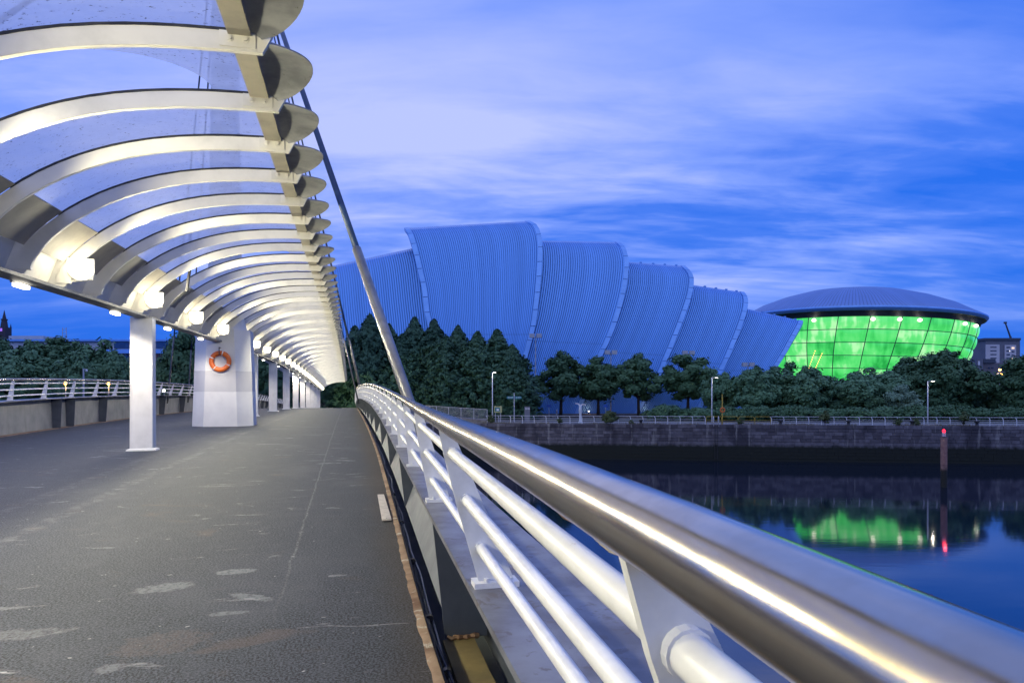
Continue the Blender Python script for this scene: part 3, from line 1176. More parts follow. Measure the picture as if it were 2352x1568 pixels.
for s in (1, -1):
    stay(side(9.7, 1.10, 0.55, s), top_at(21.3), 0.06, 0.17, 0.085)
    stay(side(42.4, 0.86, 0.6, s), top_at(23.2), 0.035, 0.16, 0.045)
    stay(side(47.5, 0.86, 0.6, s), top_at(23.5), 0.035, 0.14, 0.045)
    if s > 0:
        stay(side(40.0, 0.5, 0.6, s), top_at(22.9), 0.03, 0.16, 0.04)
# dark rod hanging out of the open bay
mb = MB()
rp = BR(17.1, -3.62, 0)
mb.tube([rp + Vector((0.03, 0, 5.1)), rp + Vector((0.02, 0, 4.2)), rp + Vector((-0.05, 0, 3.72))], 0.035, 8)
tag(mb.build('hanging_rod', M['dark_metal']), 'dark rod hanging through an open oval in the canopy roof', 'rod')

# lifebuoy on the pylon
LB = BR(PU, VC - 0.02, 0) + Vector((0, 0, 0)) 
ex, ey = Vector((CP, SP, 0)), Vector((-SP, CP, 0))
lc = LB - ey * (0.83 + 0.10) + Vector((0, 0, 2.40))
buoy = thing('lifebuoy', 'orange lifebuoy with white bands hung on the white pylon', 'lifebuoy', lc)


def ring_seg(a0, a1, R, r, n, mat, name, parent):
    mb = MB()
    rings = []
    for i in range(n + 1):
        a = a0 + (a1 - a0) * i / n
        d = ex * math.cos(a) + Vector((0, 0, math.sin(a)))
        rings.append([lc + d * (R + r * math.cos(2 * math.pi * k / 12)) + ey * (r * 0.72 * math.sin(2 * math.pi * k / 12)) for k in range(12)])
    mb.loft(rings)
    return auto_smooth(mb.build(name, mat, parent, smooth=True))


rg = ring_seg(0, 2 * math.pi, 0.305, 0.085, 48, M['orange'], 'ring', buoy)
for a in (1.30, 2.72, 4.05, 5.85):
    ring_seg(a - 0.055, a + 0.055, 0.305, 0.0875, 3, M['reflect'], 'band', rg)
mb = MB()
mb.tube([lc + Vector((0, 0, 0.52)) - ey * 0.09 + ex * -0.02, lc + Vector((0, 0, 0.24)) - ey * 0.09 + ex * -0.02], 0.018, 8)
mb.tube([lc + Vector((0, 0, 0.50)) - ey * 0.09, lc + Vector((0, 0, 0.50)) + ey * 0.09], 0.018, 8)
mb.build('hook', M['dark_metal'], buoy)
mb = MB()
mb.tube([lc + ex * (0.27 * math.cos(a)) + Vector((0, 0, -0.36 - 0.09 * math.sin(a))) - ey * 0.05 for a in [math.pi * k / 12 for k in range(13)]], 0.007, 6)
mb.build('rope', M['reflect'], buoy)

# north landing and its railings
mb = MB()
zl_ = dz(UEND) + 0.0
c_ = [BR(UEND, -13.0, 0), BR(UEND, 6.0, 0), BR(UEND + 16, 8.0, 0), BR(UEND + 16, -15.0, 0)]
for q in c_:
    q.z = zl_ - 0.004
mb.hexa([Vector((q.x, q.y, 5.12)) for q in c_] + c_)
structure('landing_platform', mb, M['promenade'])


def bar_fence(a, b_, h, nbars, npost, label, pr=0.03, br=0.016, mat='quay_white'):
    a, b_ = Vector(a), Vector(b_)
    t_ = thing('bar_fence', label, 'railing', a)
    for i in range(nbars):
        z = h * (i + 1) / nbars
        MB().tube([a + Vector((0, 0, z)), b_ + Vector((0, 0, z))], br * (1.8 if i == nbars - 1 else 1.0), 6).build('bar', M[mat], t_)
    for i in range(npost):
        p = a.lerp(b_, i / (npost - 1))
        MB().tube([p, p + Vector((0, 0, h + 0.01))], pr, 6).build('post', M[mat], t_)
    return t_


f0, f1 = BR(UEND + 3, -9.5, 0), BR(UEND + 3, 5.5, 0)
f0.z = f1.z = zl_
bar_fence(f0, f1, 1.18, 6, 6, 'white bar railing closing the far end of the bridge deck')
ra, rb = P(925, 950, 115), P(1119, 965, 102.5)
bar_fence(ra, rb, 1.62, 9, 8, 'tall white bar railing on the ramp beside the quay railing')
mb = MB()
q0, q1 = ra.copy(), rb.copy()
mb.hexa([Vector((q0.x, q0.y - 0.2, 5.0)), Vector((q1.x, q1.y - 0.2, 5.0)), Vector((q1.x, q1.y + 4, 5.0)), Vector((q0.x, q0.y + 4, 5.0)),
         Vector((q0.x, q0.y - 0.2, q0.z)), Vector((q1.x, q1.y - 0.2, q1.z)), Vector((q1.x, q1.y + 4, q1.z)), Vector((q0.x, q0.y + 4, q0.z))])
structure('ramp', mb, M['promenade'])

# ================================================================ river, banks, quay
GZ = EZ - 4.3                                   # quay level
mb = MB()
mb.add([(-900, -500, 0), (900, -500, 0), (900, 125, 0), (-900, 125, 0)], [(0, 1, 2, 3)])
structure('river', mb, M['water'])

QA, QB = P(1120, 972, 4.3 * F / 67.0), P(2352, 978.5, 4.3 * F / 73.5)
QD = Vector((QB.x - QA.x, QB.y - QA.y, 0)).normalized()
QN = Vector((-QD.y, QD.x, 0))                   # inland


def Q(s, d, h):
    p = Vector((QA.x, QA.y, GZ)) + QD * s + QN * d
    p.z += h
    return p


def qs(x, d=0.0):
    """distance along the quay where photo column x crosses the line d metres inland"""
    k = (x - CX) / F
    o = Q(0, d, 0)
    return (k * o.y - o.x) / (QD.x - k * QD.y)


mb = MB()
a, b_ = Q(-700, 0.55, 0), Q(900, 0.55, 0)
mb.add([a, b_, (4500, 5000, GZ), (-4500, 5000, GZ)], [(0, 1, 2, 3)])
structure('ground', mb, M['ground'])
mb = MB()
mb.add([Q(-300, 0.6, 0.004), Q(400, 0.6, 0.004), Q(400, 7.5, 0.004), Q(-300, 7.5, 0.004)], [(0, 1, 2, 3)])
structure('promenade', mb, M['promenade'])
mb = MB()
mb.hexa([Q(-300, 26.0, 0.0), Q(400, 26.0, 0.0), Q(400, 26.4, 0.0), Q(-300, 26.4, 0.0), Q(-300, 26.0, 0.35), Q(400, 26.0, 0.35), Q(400, 26.4, 0.35), Q(-300, 26.4, 0.35)])
tag(mb.build('low_wall', M['stone']), 'low stone kerb wall along the foot of the ribbed metal shells', 'wall')

# quay wall of weathered stone blocks
wall = thing('quay_wall', 'long dark stone block river wall with a black algae band at the waterline', 'wall', Q(0, 0, -5.1))
mb = MB()
mb.hexa([Q(-300, 0.06, -7.0), Q(400, 0.06, -7.0), Q(400, 0.6, -7.0), Q(-300, 0.6, -7.0), Q(-300, 0.06, -0.02), Q(400, 0.06, -0.02), Q(400, 0.6, -0.02), Q(-300, 0.6, -0.02)])
mb.build('wall_core', M['stone'], wall)
QROT = math.atan2(QD.y, QD.x)


def block_mesh(name, L, H, D_, seed):
    r = random.Random(seed)
    mb = MB()
    e = 0.025
    j = lambda: r.uniform(-0.012, 0.012)
    f_ = [(-L / 2 + e, -e * 0 + j(), e), (L / 2 - e, j(), e), (L / 2 - e, j(), H - e), (-L / 2 + e, j(), H - e)]
    bk_ = [(-L / 2, e + 0.02, 0), (L / 2, e + 0.02, 0), (L / 2, e + 0.02, H), (-L / 2, e + 0.02, H)]
    r_ = [(-L / 2, D_, 0), (L / 2, D_, 0), (L / 2, D_, H), (-L / 2, D_, H)]
    mb.loft([f_, bk_, r_])
    return mb.mesh(name, M['stone'])


blk = [block_mesh('stone_block', L, 0.44, 0.10, 5 + i) for i, L in enumerate((1.08, 1.26, 1.42))]
cop = [block_mesh('coping_stone', L, 0.50, 0.62, 25 + i) for i, L in enumerate((2.36, 2.60))]


def place_block(name, me, s, d, h):
    o = link(name, me, wall, True, Matrix.Translation(Q(s, d, h)) @ Matrix.Rotation(QROT, 4, 'Z'))
    return o


br = random.Random(11)
s = qs(1080)
count = 0
while s < qs(2400):
    i = br.randrange(2)
    L = (2.36, 2.60)[i] + 0.04
    place_block('coping_stone', cop[i], s + L / 2, -0.035 + br.uniform(-0.01, 0.01), -0.50)
    s += L
    count += 1
rest = MB()
for row in range(9):
    s = qs(1060) + (row % 2) * 0.6
    h = -0.965 - 0.47 * row
    while s < qs(2430):
        i = br.randrange(3)
        L = (1.08, 1.26, 1.42)[i] + 0.035
        if row < 4 and count < 296:
            place_block('stone_block', blk[i], s + L / 2, br.uniform(-0.012, 0.02), h)
            count += 1
        else:
            d = br.uniform(-0.005, 0.03)
            rest.hexa([Q(s, d, h), Q(s + L - 0.035, d, h), Q(s + L - 0.035, 0.08, h), Q(s, 0.08, h), Q(s, d, h + 0.43), Q(s + L - 0.035, d, h + 0.43), Q(s + L - 0.035, 0.08, h + 0.43), Q(s, 0.08, h + 0.43)])
        s += L
tag(rest.build('lower_masonry', M['stone'], wall), kind='stuff')
for x in (1340, 1700, 1851, 2010, 2190):        # weep holes
    p = Q(qs(x), -0.045, -1.9 + br.uniform(-.2, .2))
    MB().tube([p, p + QN * 0.04], 0.10, 8).build('weep_hole', M['black'], wall)
lad = thing('wall_ladder', 'dark iron ladder fixed down the stone river wall below the yellow railing', 'ladder', Q(qs(1645), -0.12, -5))
for d_ in (-0.2, 0.2):
    MB().tube([Q(qs(1645) + d_, -0.12, -4.9), Q(qs(1645) + d_, -0.12, 0.0)], 0.03, 6).build('stile', M['black'], lad)
for k in range(16):
    MB().tube([Q(qs(1645) - 0.2, -0.12, -4.7 + 0.3 * k), Q(qs(1645) + 0.2, -0.12, -4.7 + 0.3 * k)], 0.018, 6).build('rung', M['black'], lad)
for d_ in (-0.35, 0.35):
    mb = MB()
    mb.tube([Q(qs(1645) + d_, -0.1, -0.3), Q(qs(1645) + d_, -0.1, 0.9), Q(qs(1645) + d_, 0.1, 1.15), Q(qs(1645) + d_, 0.4, 1.15), Q(qs(1645) + d_, 0.6, 0.9), Q(qs(1645) + d_, 0.6, 0.02)], 0.035, 8)
    mb.build('grab_hoop', M['quay_white'], lad, smooth=True)


# quay railings
def quay_railing(x0, x1, label, mat, d=0.75, hoop=False):
    s0, s1 = qs(x0, d), qs(x1, d)
    t_ = thing('quay_railing', label, 'railing', Q(s0, d, 0))
    n = max(2, int(round((s1 - s0) / (2.0 if hoop else 1.72))))
    if not hoop:
        for k, z in enumerate((0.28, 0.52, 0.76, 1.12)):
            MB().tube([Q(s0, d, z), Q((s0 + s1) / 2, d, z), Q(s1, d, z)], 0.032 if k == 3 else 0.018, 6).build('rail', M[mat], t_)
        for i in range(n + 1):
            s_ = s0 + (s1 - s0) * i / n
            MB().tube([Q(s_, d, 0), Q(s_, d, 0.82), Q(s_ - 0.05, d, 0.98), Q(s_ - 0.16, d + 0.04, 1.10), Q(s_ - 0.22, d + 0.05, 1.12)], [0.045, 0.045, 0.042, 0.038, 0.034], 6).build('post', M[mat], t_)
    else:
        L = (s1 - s0) / n
        for i in range(n):
            a_, b2 = s0 + L * i + 0.06, s0 + L * (i + 1) - 0.06
            MB().tube([Q(a_, d, 0), Q(a_, d, 0.95), Q(a_ + 0.12, d, 1.12), Q(b2 - 0.12, d, 1.12), Q(b2, d, 0.95), Q(b2, d, 0)], 0.032, 6).build('hoop', M[mat], t_, smooth=True)
            for z in (0.35, 0.62):
                MB().tube([Q(a_, d, z), Q(b2, d, z)], 0.016, 6).build('rail', M[mat], t_)
    return t_


quay_railing(1119, 1620, 'white quay railing with curved posts, on the fingerpost side of the yellow hoops', 'quay_white')
quay_railing(1621, 1771, 'yellow hooped quay railing above the wall ladder', 'yellow', hoop=True)
quay_railing(1772, 2460, 'white quay railing with curved posts, on the arena side of the yellow hoops', 'quay_white')


# lamp posts
def lamp_post(x, ytop, label, d=4.0, arm=0.55):
    p = Q(qs(x, d), d, 0)
    H = (HY - ytop) * p.y / F + EZ - p.z
    t_ = thing('lamp_post', label, 'lamp post', p, 'slim white lamp posts on the quay')
    MB().tube([p, p + Vector((0, 0, H * 0.5)), p + Vector((0, 0, H))], [0.085, 0.075, 0.06], 10).build('pole', M['quay_white'], t_, smooth=True)
    MB().tube([p + Vector((0, 0, H - 0.06)), p + Vector((arm, -0.1, H + 0.02))], 0.045, 6).build('arm', M['galv'], t_)
    MB().box((p.x + arm + 0.1, p.y - 0.12, p.z + H + 0.03), (0.5, 0.22, 0.09)).build('lamp_head', M['galv'], t_)
    MB().box((p.x + arm + 0.1, p.y - 0.12, p.z + H - 0.035), (0.40, 0.17, 0.03)).build('lens', M['lens_small'], t_)
    ld = bpy.data.lights.new('street_light', 'POINT')
    ld.energy = 45
    ld.color = (1.0, 0.92, 0.8)
    ld.shadow_soft_size = 0.1
    lo = bpy.data.objects.new('lamp_light', ld)
    COL.objects.link(lo)
    lo.parent = t_
    lo.location = (arm + 0.1, -0.12, H - 0.12)
    return t_


lamp_post(1131, 855, 'slim white lamp post beside the information board', arm=0.25)
lamp_post(1635, 867, 'slim white lamp post behind the yellow hooped railing')
lamp_post(2131, 875, 'slim white lamp post in front of the big round tree')

# fingerpost
p = Q(qs(1181, 5), 5, 0)
t_ = thing('fingerpost', 'fingerpost with two teal direction arms on the quay', 'signpost', p)
MB().tube([p, p + Vector((0, 0, 4.35))], 0.075, 8).build('pole', M['galv'], t_)
MB().sphere(p + Vector((0, 0, 4.4)), 0.1).build('finial', M['galv'], t_)
for k in (-1, 1):
    a_ = p + Vector((0.09 * k, 0, 3.78))
    mb = MB()
    pl = [(0, 0, -0.2), (1.0 * k, 0, -0.2), (1.08 * k, 0, 0), (1.0 * k, 0, 0.2), (0, 0, 0.2)]
    mb.prism([a_ + Vector(q) for q in pl], (0, -0.03, 0), (0, 0.03, 0))
    arm_ = mb.build('sign_arm', M['teal'], t_)
    for q in (0.25, 0.55, 0.8):
        MB().box((a_.x + k * q, a_.y - 0.034, a_.z + 0.02), (0.18, 0.006, 0.09)).build('lettering', M['reflect'], arm_)

# information board and grey sign
p = Q(qs(1144, 5), 5, 0)
t_ = thing('information_board', 'pale yellow information board on two legs beside the quay railing', 'sign', p)
for k in (-0.4, 0.4):
    MB().tube([p + Vector((k, 0, 0)), p + Vector((k, 0, 2.5))], 0.05, 6).build('leg', M['galv'], t_)
pn = MB().box((p.x, p.y - 0.06, p.z + 1.95), (1.2, 0.05, 0.98)).build('panel', paint('board_yellow', (0.45, 0.46, 0.18), (0.40, 0.41, 0.2), 4.0, 0.5), t_)
MB().box((p.x - 0.1, p.y - 0.09, p.z + 1.95), (0.75, 0.008, 0.6)).build('map_print', M['teal'], pn)
MB().box((p.x - 0.05, p.y - 0.097, p.z + 1.9), (0.35, 0.006, 0.3)).build('map_print', M['reflect'], pn)
p = Q(qs(1211, 6), 6, 0)
t_ = thing('totem_sign', 'grey totem sign with white lettering in front of the dark cypress trees', 'sign', p)
MB().box((p.x, p.y, p.z + 1.2), (0.85, 0.16, 2.4)).build('panel', paint('totem_grey', (0.16, 0.17, 0.20), (0.13, 0.14, 0.17), 3.0, 0.5), t_)
for k in (-0.26, -0.14, 0.0, 0.2, 0.31):
    MB().box((p.x + k, p.y - 0.085, p.z + 2.05), (0.08, 0.01, 0.22)).build('letter', M['reflect'], t_)

# cycle-route milepost with winged top
p = Q(qs(1333, 3), 3, 0)
t_ = thing('milepost', 'pale blue sculpted milepost with two wing arms on the quay', 'post', p)
mb = MB()
rings = []
for z, w in ((0, .36), (0.15, .34), (0.3, .2), (1.3, .17), (1.5, .24), (1.9, .26), (2.3, .2), (2.7, .14)):
    rings.append([p + Vector((w * math.cos(2 * math.pi * k / 10), w * 0.8 * math.sin(2 * math.pi * k / 10), z)) for k in range(10)])
mb.loft(rings)
mb.build('shaft', paint('milepost_blue', (0.45, 0.55, 0.62), (0.65, 0.66, 0.68), 2.0, 0.5), t_, smooth=True)
for k in (-1, 1):
    mb = MB()
    rings = []
    for i in range(7):
        q = i / 6
        c_ = p + Vector((k * (0.05 + 0.75 * q), 0, 2.62 + 0.25 * math.sin(q * 2.4) - (0.12 * q if k > 0 else -0.08 * q)))
        w = 0.13 * (1 - q * 0.7)
        rings.append([c_ + Vector((0, -0.03, -w)), c_ + Vector((0, 0.03, -w)), c_ + Vector((0, 0.03, w)), c_ + Vector((0, -0.03, w))])
    mb.loft(rings)
    mb.build('wing_arm', M['quay_white'], t_)

# bollards
for x in (1472, 1793, 1949, 2095, 2244):
    p = Q(qs(x, 0.35), 0.35, 0)
    mb = MB()
    prof = [(0, .26), (0.05, .26), (0.1, .2), (0.42, .19), (0.5, .3), (0.6, .32), (0.68, .26)]
    mb.loft([[p + Vector((r * math.cos(2 * math.pi * k / 12), r * math.sin(2 * math.pi * k / 12), z)) for k in range(12)] for z, r in prof])
    tag(mb.build('bollard', M['black'], smooth=True), 'black iron mooring bollard on the quay edge', 'bollard', 'mooring bollards on the quay')

# yellow lifebuoy post
p = Q(qs(1659, 0.9), 0.9, 0)
t_ = thing('lifebuoy_post', 'tall yellow pole holding a lifebuoy at the hooped railing', 'post', p)
MB().tube([p, p + Vector((0, 0, 4.3))], 0.075, 8).build('pole', M['yellow'], t_)
mb = MB()
mb.tube([p + Vector((0.30 * math.cos(a), -0.14, 2.05 + 0.30 * math.sin(a))) for a in [2 * math.pi * k / 24 for k in range(25)]], 0.085, 8)
mb.build('lifebuoy_ring', M['orange'], t_, smooth=True)

# small blue signs under the trees
for x, lb in ((1261, 'small blue sign on a pole under the bushy tree nearest the cypresses'), (1391, 'small blue sign on a pole beside the round quay bush')):
    p = Q(qs(x, 24), 24, 0)
    t_ = thing('blue_sign', lb, 'sign', p)
    MB().tube([p, p + Vector((0, 0, 2.4))], 0.05, 6).build('pole', M['galv'], t_)
    MB().box((p.x, p.y - 0.06, p.z + 2.2), (0.8, 0.03, 0.45)).build('panel', paint('sign_blue', (0.02, 0.09, 0.38), None, 3.0, 0.4), t_)

# floodlight masts
for x, y, Y_, lb in ((1230, 772, 146, 'tallest twin floodlight mast, between the cypress row and the first street tree'), (1403, 810, 146, 'twin floodlight mast rising above the two street trees near the milepost'),
                     (1581, 811, 146, 'twin floodlight mast half hidden by the tall street tree'), (1718, 838, 146, 'twin floodlight mast rising over the bushy thicket at the lowest shell')):
    top = P(x, y, Y_)
    p = Vector((top.x, top.y, GZ))
    t_ = thing('floodlight_mast', lb, 'light mast', p, 'twin floodlight masts along the shells')
    MB().tube([p, top], [0.16, 0.09], 8).build('pole', M['galv'], t_)
    for k in (-0.75, 0.75):
        MB().box((top.x + k, top.y - 0.1, top.z + 0.1), (1.1, 0.7, 0.85)).build('floodlight', M['galv'], t_)
    MB().box((top.x, top.y, top.z - 0.3), (2.2, 0.12, 0.12)).build('crossbar', M['galv'], t_)

# navigation pile
Yp = 69.0
p = P(2168, 1118, Yp)
p.z = -3.0
t_ = thing('navigation_pile', 'rust-brown steel pile standing in the river with a red light on top', 'pile', (p.x, p.y, 0))
topz = EZ + (HY - 1003) * Yp / F
mb = MB()
mb.tube([(p.x, p.y, -3), (p.x, p.y, topz)], 0.30, 20)
m_, tt, bb = new_mat('pile_steel')
geo = tt.n('ShaderNodeNewGeometry')
sp_ = tt.n('ShaderNodeSeparateXYZ')
tt.l(geo.outputs['Position'], sp_.inputs[0])
nn_ = tt.noise(geo.outputs['Position'], 3.0, 5.0, 0.65)
zz_ = tt.math('ADD', sp_.outputs[2], tt.math('MULTIPLY', tt.math('SUBTRACT', nn_, 0.5), 1.6))
cc = tt.mix(tt.ramp(nn_, 0.35, 0.7), (0.24, 0.12, 0.10), (0.34, 0.20, 0.16))
cc = tt.mix(tt.ramp(zz_, 1.5, 2.4, 1, 0), cc, (0.015, 0.016, 0.010))
tt.l(cc, bb.inputs['Base Color'])
bb.inputs['Roughness'].default_value = 0.8
mb.build('pile', m_, t_, smooth=False)
MB().tube([(p.x, p.y, topz), (p.x, p.y, topz + 0.05)], 0.33, 20).build('cap', M['dark_metal'], t_)
for k in range(4):
    a_ = math.pi / 4 + k * math.pi / 2
    q = Vector((p.x + 0.13 * math.cos(a_), p.y + 0.13 * math.sin(a_), topz + 0.05))
    MB().tube([q, q + Vector((0, 0, 0.42))], 0.025, 6).build('strut', M['quay_white'], t_)
MB().sphere((p.x, p.y, topz + 0.60), (0.15, 0.15, 0.17), 12, 8).build('red_light', glow('red_light', (1.0, 0.012, 0.03), 4.5), t_, smooth=True)
ld = bpy.data.lights.new('red_light', 'POINT')
ld.energy = 18
ld.color = (1, 0.08, 0.1)
ld.shadow_soft_size = 0.16
lo = bpy.data.objects.new('lamp_light', ld)
COL.objects.link(lo)
lo.parent = t_
lo.location = (0, -0.2, topz + 0.95)

# person walking behind the low wall
p = Q(qs(1279, 21), 21, 0.0)
pm = bpy.data.meshes.new('person')
J = [(0, 0, .95), (0, 0, 1.2), (0, 0, 1.42), (0, 0, 1.52), (0.01, 0, 1.66), (.19, 0, 1.40), (.24, .03, 1.12), (.22, -.1, .9), (-.19, 0, 1.40), (-.24, -.03, 1.12), (-.22, .1, .9), (.1, 0, .9), (.12, -.1, .5), (.12, .02, .08), (.12, -.14, .04), (-.1, 0, .9), (-.12, .14, .5), (-.12, .26, .1), (-.12, .12, .05)]
Eg = [(0, 1), (1, 2), (2, 3), (3, 4), (2, 5), (5, 6), (6, 7), (2, 8), (8, 9), (9, 10), (0, 11), (11, 12), (12, 13), (13, 14), (0, 15), (15, 16), (16, 17), (17, 18)]
RR = [.15, .16, .15, .06, .10, .07, .05, .04, .07, .05, .04, .10, .07, .05, .05, .10, .07, .05, .05]
pm.from_pydata(J, Eg, [])
pm.materials.append(paint('person_clothes', (0.32, 0.38, 0.45), (0.10, 0.11, 0.14), 2.0, 0.8, lo=0.45, hi=0.55))
po = bpy.data.objects.new('person', pm)
COL.objects.link(po)
po.location = p
po.rotation_euler = (0, 0, math.radians(70))
sk = po.modifiers.new('skin', 'SKIN')
for i, r_ in enumerate(RR):
    pm.skin_vertices[0].data[i].radius = (r_, r_)
pm.skin_vertices[0].data[0].use_root = True
po.modifiers.new('sub', 'SUBSURF').levels = 1
tag(po, 'person in pale grey clothes walking under the trees behind the quay', 'person')

# ================================================================ concert hall of nested metal shells
hall = thing('shell_auditorium', 'large auditorium of nested ribbed silver metal shells behind the trees', 'auditorium', P(1300, 950, 150))


def rim_curve(pts, Db, Dr, n=26):
    """pts: photo points from ridge to base; depth follows an arch. Returns world points base->ridge."""
    base, ridge = pts[-1], pts[0]
    zb = GZ
    zr = EZ + (HY - ridge[1]) * Dr / F
    # arc-length resample of the photo points
    L = [0]
    for i in range(1, len(pts)):
        L.append(L[-1] + math.hypot(pts[i][0] - pts[i - 1][0], pts[i][1] - pts[i - 1][1]))
    out_ = []
    for k in range(n + 1):
        q = (k / n) ** 1.25 * L[-1]
        i = 0
        while i < len(L) - 2 and q > L[i + 1]:
            i += 1
        f_ = (q - L[i]) / (L[i + 1] - L[i])
        # Catmull-Rom in the photo
        p1, p2 = Vector(pts[i]), Vector(pts[i + 1])
        p0 = Vector(pts[i - 1]) if i > 0 else p1 * 2 - p2
        p3 = Vector(pts[i + 2]) if i + 2 < len(pts) else p2 * 2 - p1
        x = 0.5 * ((2 * p1) + (p2 - p0) * f_ + (2 * p0 - 5 * p1 + 4 * p2 - p3) * f_ ** 2 + (3 * p1 - p0 - 3 * p2 + p3) * f_ ** 3)
        D_ = Db
        for _ in range(40):
            z = EZ + (HY - x[1]) * D_ / F
            tq = min(max((z - zb) / (zr - zb), 0), 1)
            Dn = Db + (Dr - Db) * (1 - math.sqrt(max(0, 1 - tq * tq)))
            D_ = D_ * 0.5 + Dn * 0.5
        if k == 0:
            D_ = Dr
        w = P(x[0], x[1], D_)
        out_.append(w)
    out_.reverse()
    return out_


def full_arch(c_, Dr):
    far = [Vector((p.x, 2 * Dr - p.y, p.z)) for p in reversed(c_[:-1])]
    return c_ + far


SHELLS = [
    # name data: left pts, right pts, Db, Dr, seams, rims
    ('big', [(932, 524), (940, 535), (950, 566), (963, 619), (974, 668), (980, 718), (987, 751), (1000, 850), (1010, 951)],
     [(1212, 508), (1231, 520), (1241, 553), (1241, 602), (1236, 668), (1228, 735), (1221, 768), (1208, 817), (1168, 951)], 150.0, 172.0, 60, 'both'),
    ('left', [(560, 655), (562, 700), (566, 780), (575, 951)], [(985, 562), (995, 600), (1005, 680), (1015, 780), (1020, 951)], 153.0, 171.0, 84, 'none'),
    ('third', [(1150, 551), (1152, 560), (1150, 620), (1140, 720), (1100, 951)],
     [(1418, 556), (1431, 567), (1439, 592), (1440, 618), (1432, 673), (1413, 740), (1391, 794), (1377, 821), (1326, 950)], 151.5, 171.0, 56, 'right'),
    ('fourth', [(1350, 595), (1355, 605), (1350, 660), (1320, 760), (1230, 950)],
     [(1570, 611), (1585, 627), (1590, 645), (1585, 678), (1569, 726), (1548, 780), (1526, 832), (1518, 853), (1463, 949)], 153.0, 170.0, 52, 'right'),
    ('fifth', [(1510, 643), (1515, 655), (1505, 700), (1470, 790), (1380, 949)],
     [(1706, 671), (1714, 686), (1712, 713), (1699, 753), (1680, 799), (1656, 851), (1600, 948)], 154.5, 168.5, 47, 'right'),
    ('sixth', [(1640, 692), (1640, 710), (1620, 760), (1580, 840), (1520, 948)],
     [(1841, 737), (1838, 746), (1815, 787), (1796, 820), (1716, 948)], 156.0, 167.0, 47, 'right'),
]
for nm, lp, rp_, Db, Dr, seams, rims in SHELLS:
    cl_, cr_ = rim_curve(lp, Db, Dr), rim_curve(rp_, Db, Dr)
    fl, fr2 = full_arch(cl_, Dr), full_arch(cr_, Dr)
    mb = MB()
    mb.uv = []
    nA, nS = len(fl), 40
    for j in range(nS + 1):
        q = j / nS
        for i in range(nA):
            w = fl[i].lerp(fr2[i], q)
            mb.v.append(tuple(w))
            mb.uv.append((q * seams, i / (nA - 1)))
    for j in range(nS):
        for i in range(nA - 1):
            a_ = j * nA + i
            mb.f.append((a_, a_ + nA, a_ + nA + 1, a_ + 1))
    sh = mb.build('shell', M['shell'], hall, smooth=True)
    ctr = Vector((0, 0, 0))
    for which in (('left', 'right') if rims == 'both' else (rims,) if rims != 'none' else ()):
        edge_ = fr2 if which == 'right' else fl
        other = fl if which == 'right' else fr2
        n = len(edge_) - 1
        seg = 2
        cz = Vector((0, Dr, GZ + 6))
        for i in range(0, n, seg):
            mb = MB()
            rings = []
            for f_ in (0.02, 0.5, 0.98):
                k = i + f_ * min(seg, n - i)
                i0 = min(int(k), n - 1)
                p_ = edge_[i0].lerp(edge_[i0 + 1], k - i0)
                o_ = other[i0].lerp(other[i0 + 1], k - i0)
                back = (o_ - p_).normalized()
                outw = Vector((0, p_.y - Dr, p_.z - cz.z)).normalized()
                a0 = p_ - back * 0.40 + outw * 0.16
                b0 = p_ + back * 0.65 + outw * 0.16
                rings.append([a0, b0, b0 - outw * 0.5, a0 - outw * 0.7])
            mb.loft(rings)
            mb.build('rim_panel', M['rim'], sh)
    # ridge walkway studs on the lower shells
    if nm in ('fourth', 'fifth', 'sixth'):
        for q in (0.55, 0.68, 0.8, 0.92):
            w = cl_[-1].lerp(cr_[-1], q)
            MB().box((w.x, w.y - 0.4, w.z - 0.02), (0.5, 0.5, 0.34)).build('ridge_anchor', M['rim'], sh)
    if nm in ('big', 'sixth'):
        # added dark sheet, paints the shaded interior of the open end
        crv, oth = (fl, fr2) if nm == 'big' else (fr2, fl)
        pts_ = [c0 + (o0 - c0).normalized() * 2.5 for c0, o0 in zip(crv, oth)]
        cmid = sum(pts_, Vector()) / len(pts_)
        mb = MB()
        mb.add(pts_ + [cmid], [(i, i + 1, len(pts_)) for i in range(len(pts_) - 1)] + [(len(pts_) - 1, 0, len(pts_))])
        mb.build('dark_end_sheet', M['slate'], sh)
# warm wall lamps in the recesses between the shells
for x, Y_ in ((1352, 150.4), (1490, 151.6)):
    p = P(x, 938, Y_)
    t_ = thing('wall_lamp', 'small warm uplight at the foot of the shells behind the street trees', 'lamp', (p.x, p.y, GZ), 'uplights at the foot of the shells')
    MB().tube([(p.x, p.y - 0.4, GZ), (p.x, p.y - 0.4, GZ + 0.5)], 0.08, 8).build('post', M['dark_metal'], t_)
    MB().box((p.x, p.y - 0.4, GZ + 0.56), (0.3, 0.2, 0.1)).build('lens', M['lens_small'], t_)
    ld = bpy.data.lights.new('wall_light', 'POINT')
    ld.energy = 65
    ld.color = (1.0, 0.62, 0.38)
    ld.shadow_soft_size = 0.15
    lo = bpy.data.objects.new('lamp_light', ld)
    COL.objects.link(lo)
    lo.parent = t_
    lo.location = (0.2, -0.9, 1.3)

# ================================================================ round arena glowing green
AY = 215.0
AC = P(1962, 905, AY)
arena = thing('round_arena', 'round domed arena with tilted glowing green glass wall behind the trees', 'arena', (AC.x, AC.y, GZ))
R0 = 33.3
ZR = EZ + 22.9
NSEG = 26
KA = 0.53


def arena_pt(a_, r, z):
    # a slight tilt: lower to the right-hand side
    return Vector((AC.x + r * math.cos(a_), AC.y + r * math.sin(a_), z - 1.3 * (r / R0) * math.cos(a_)))


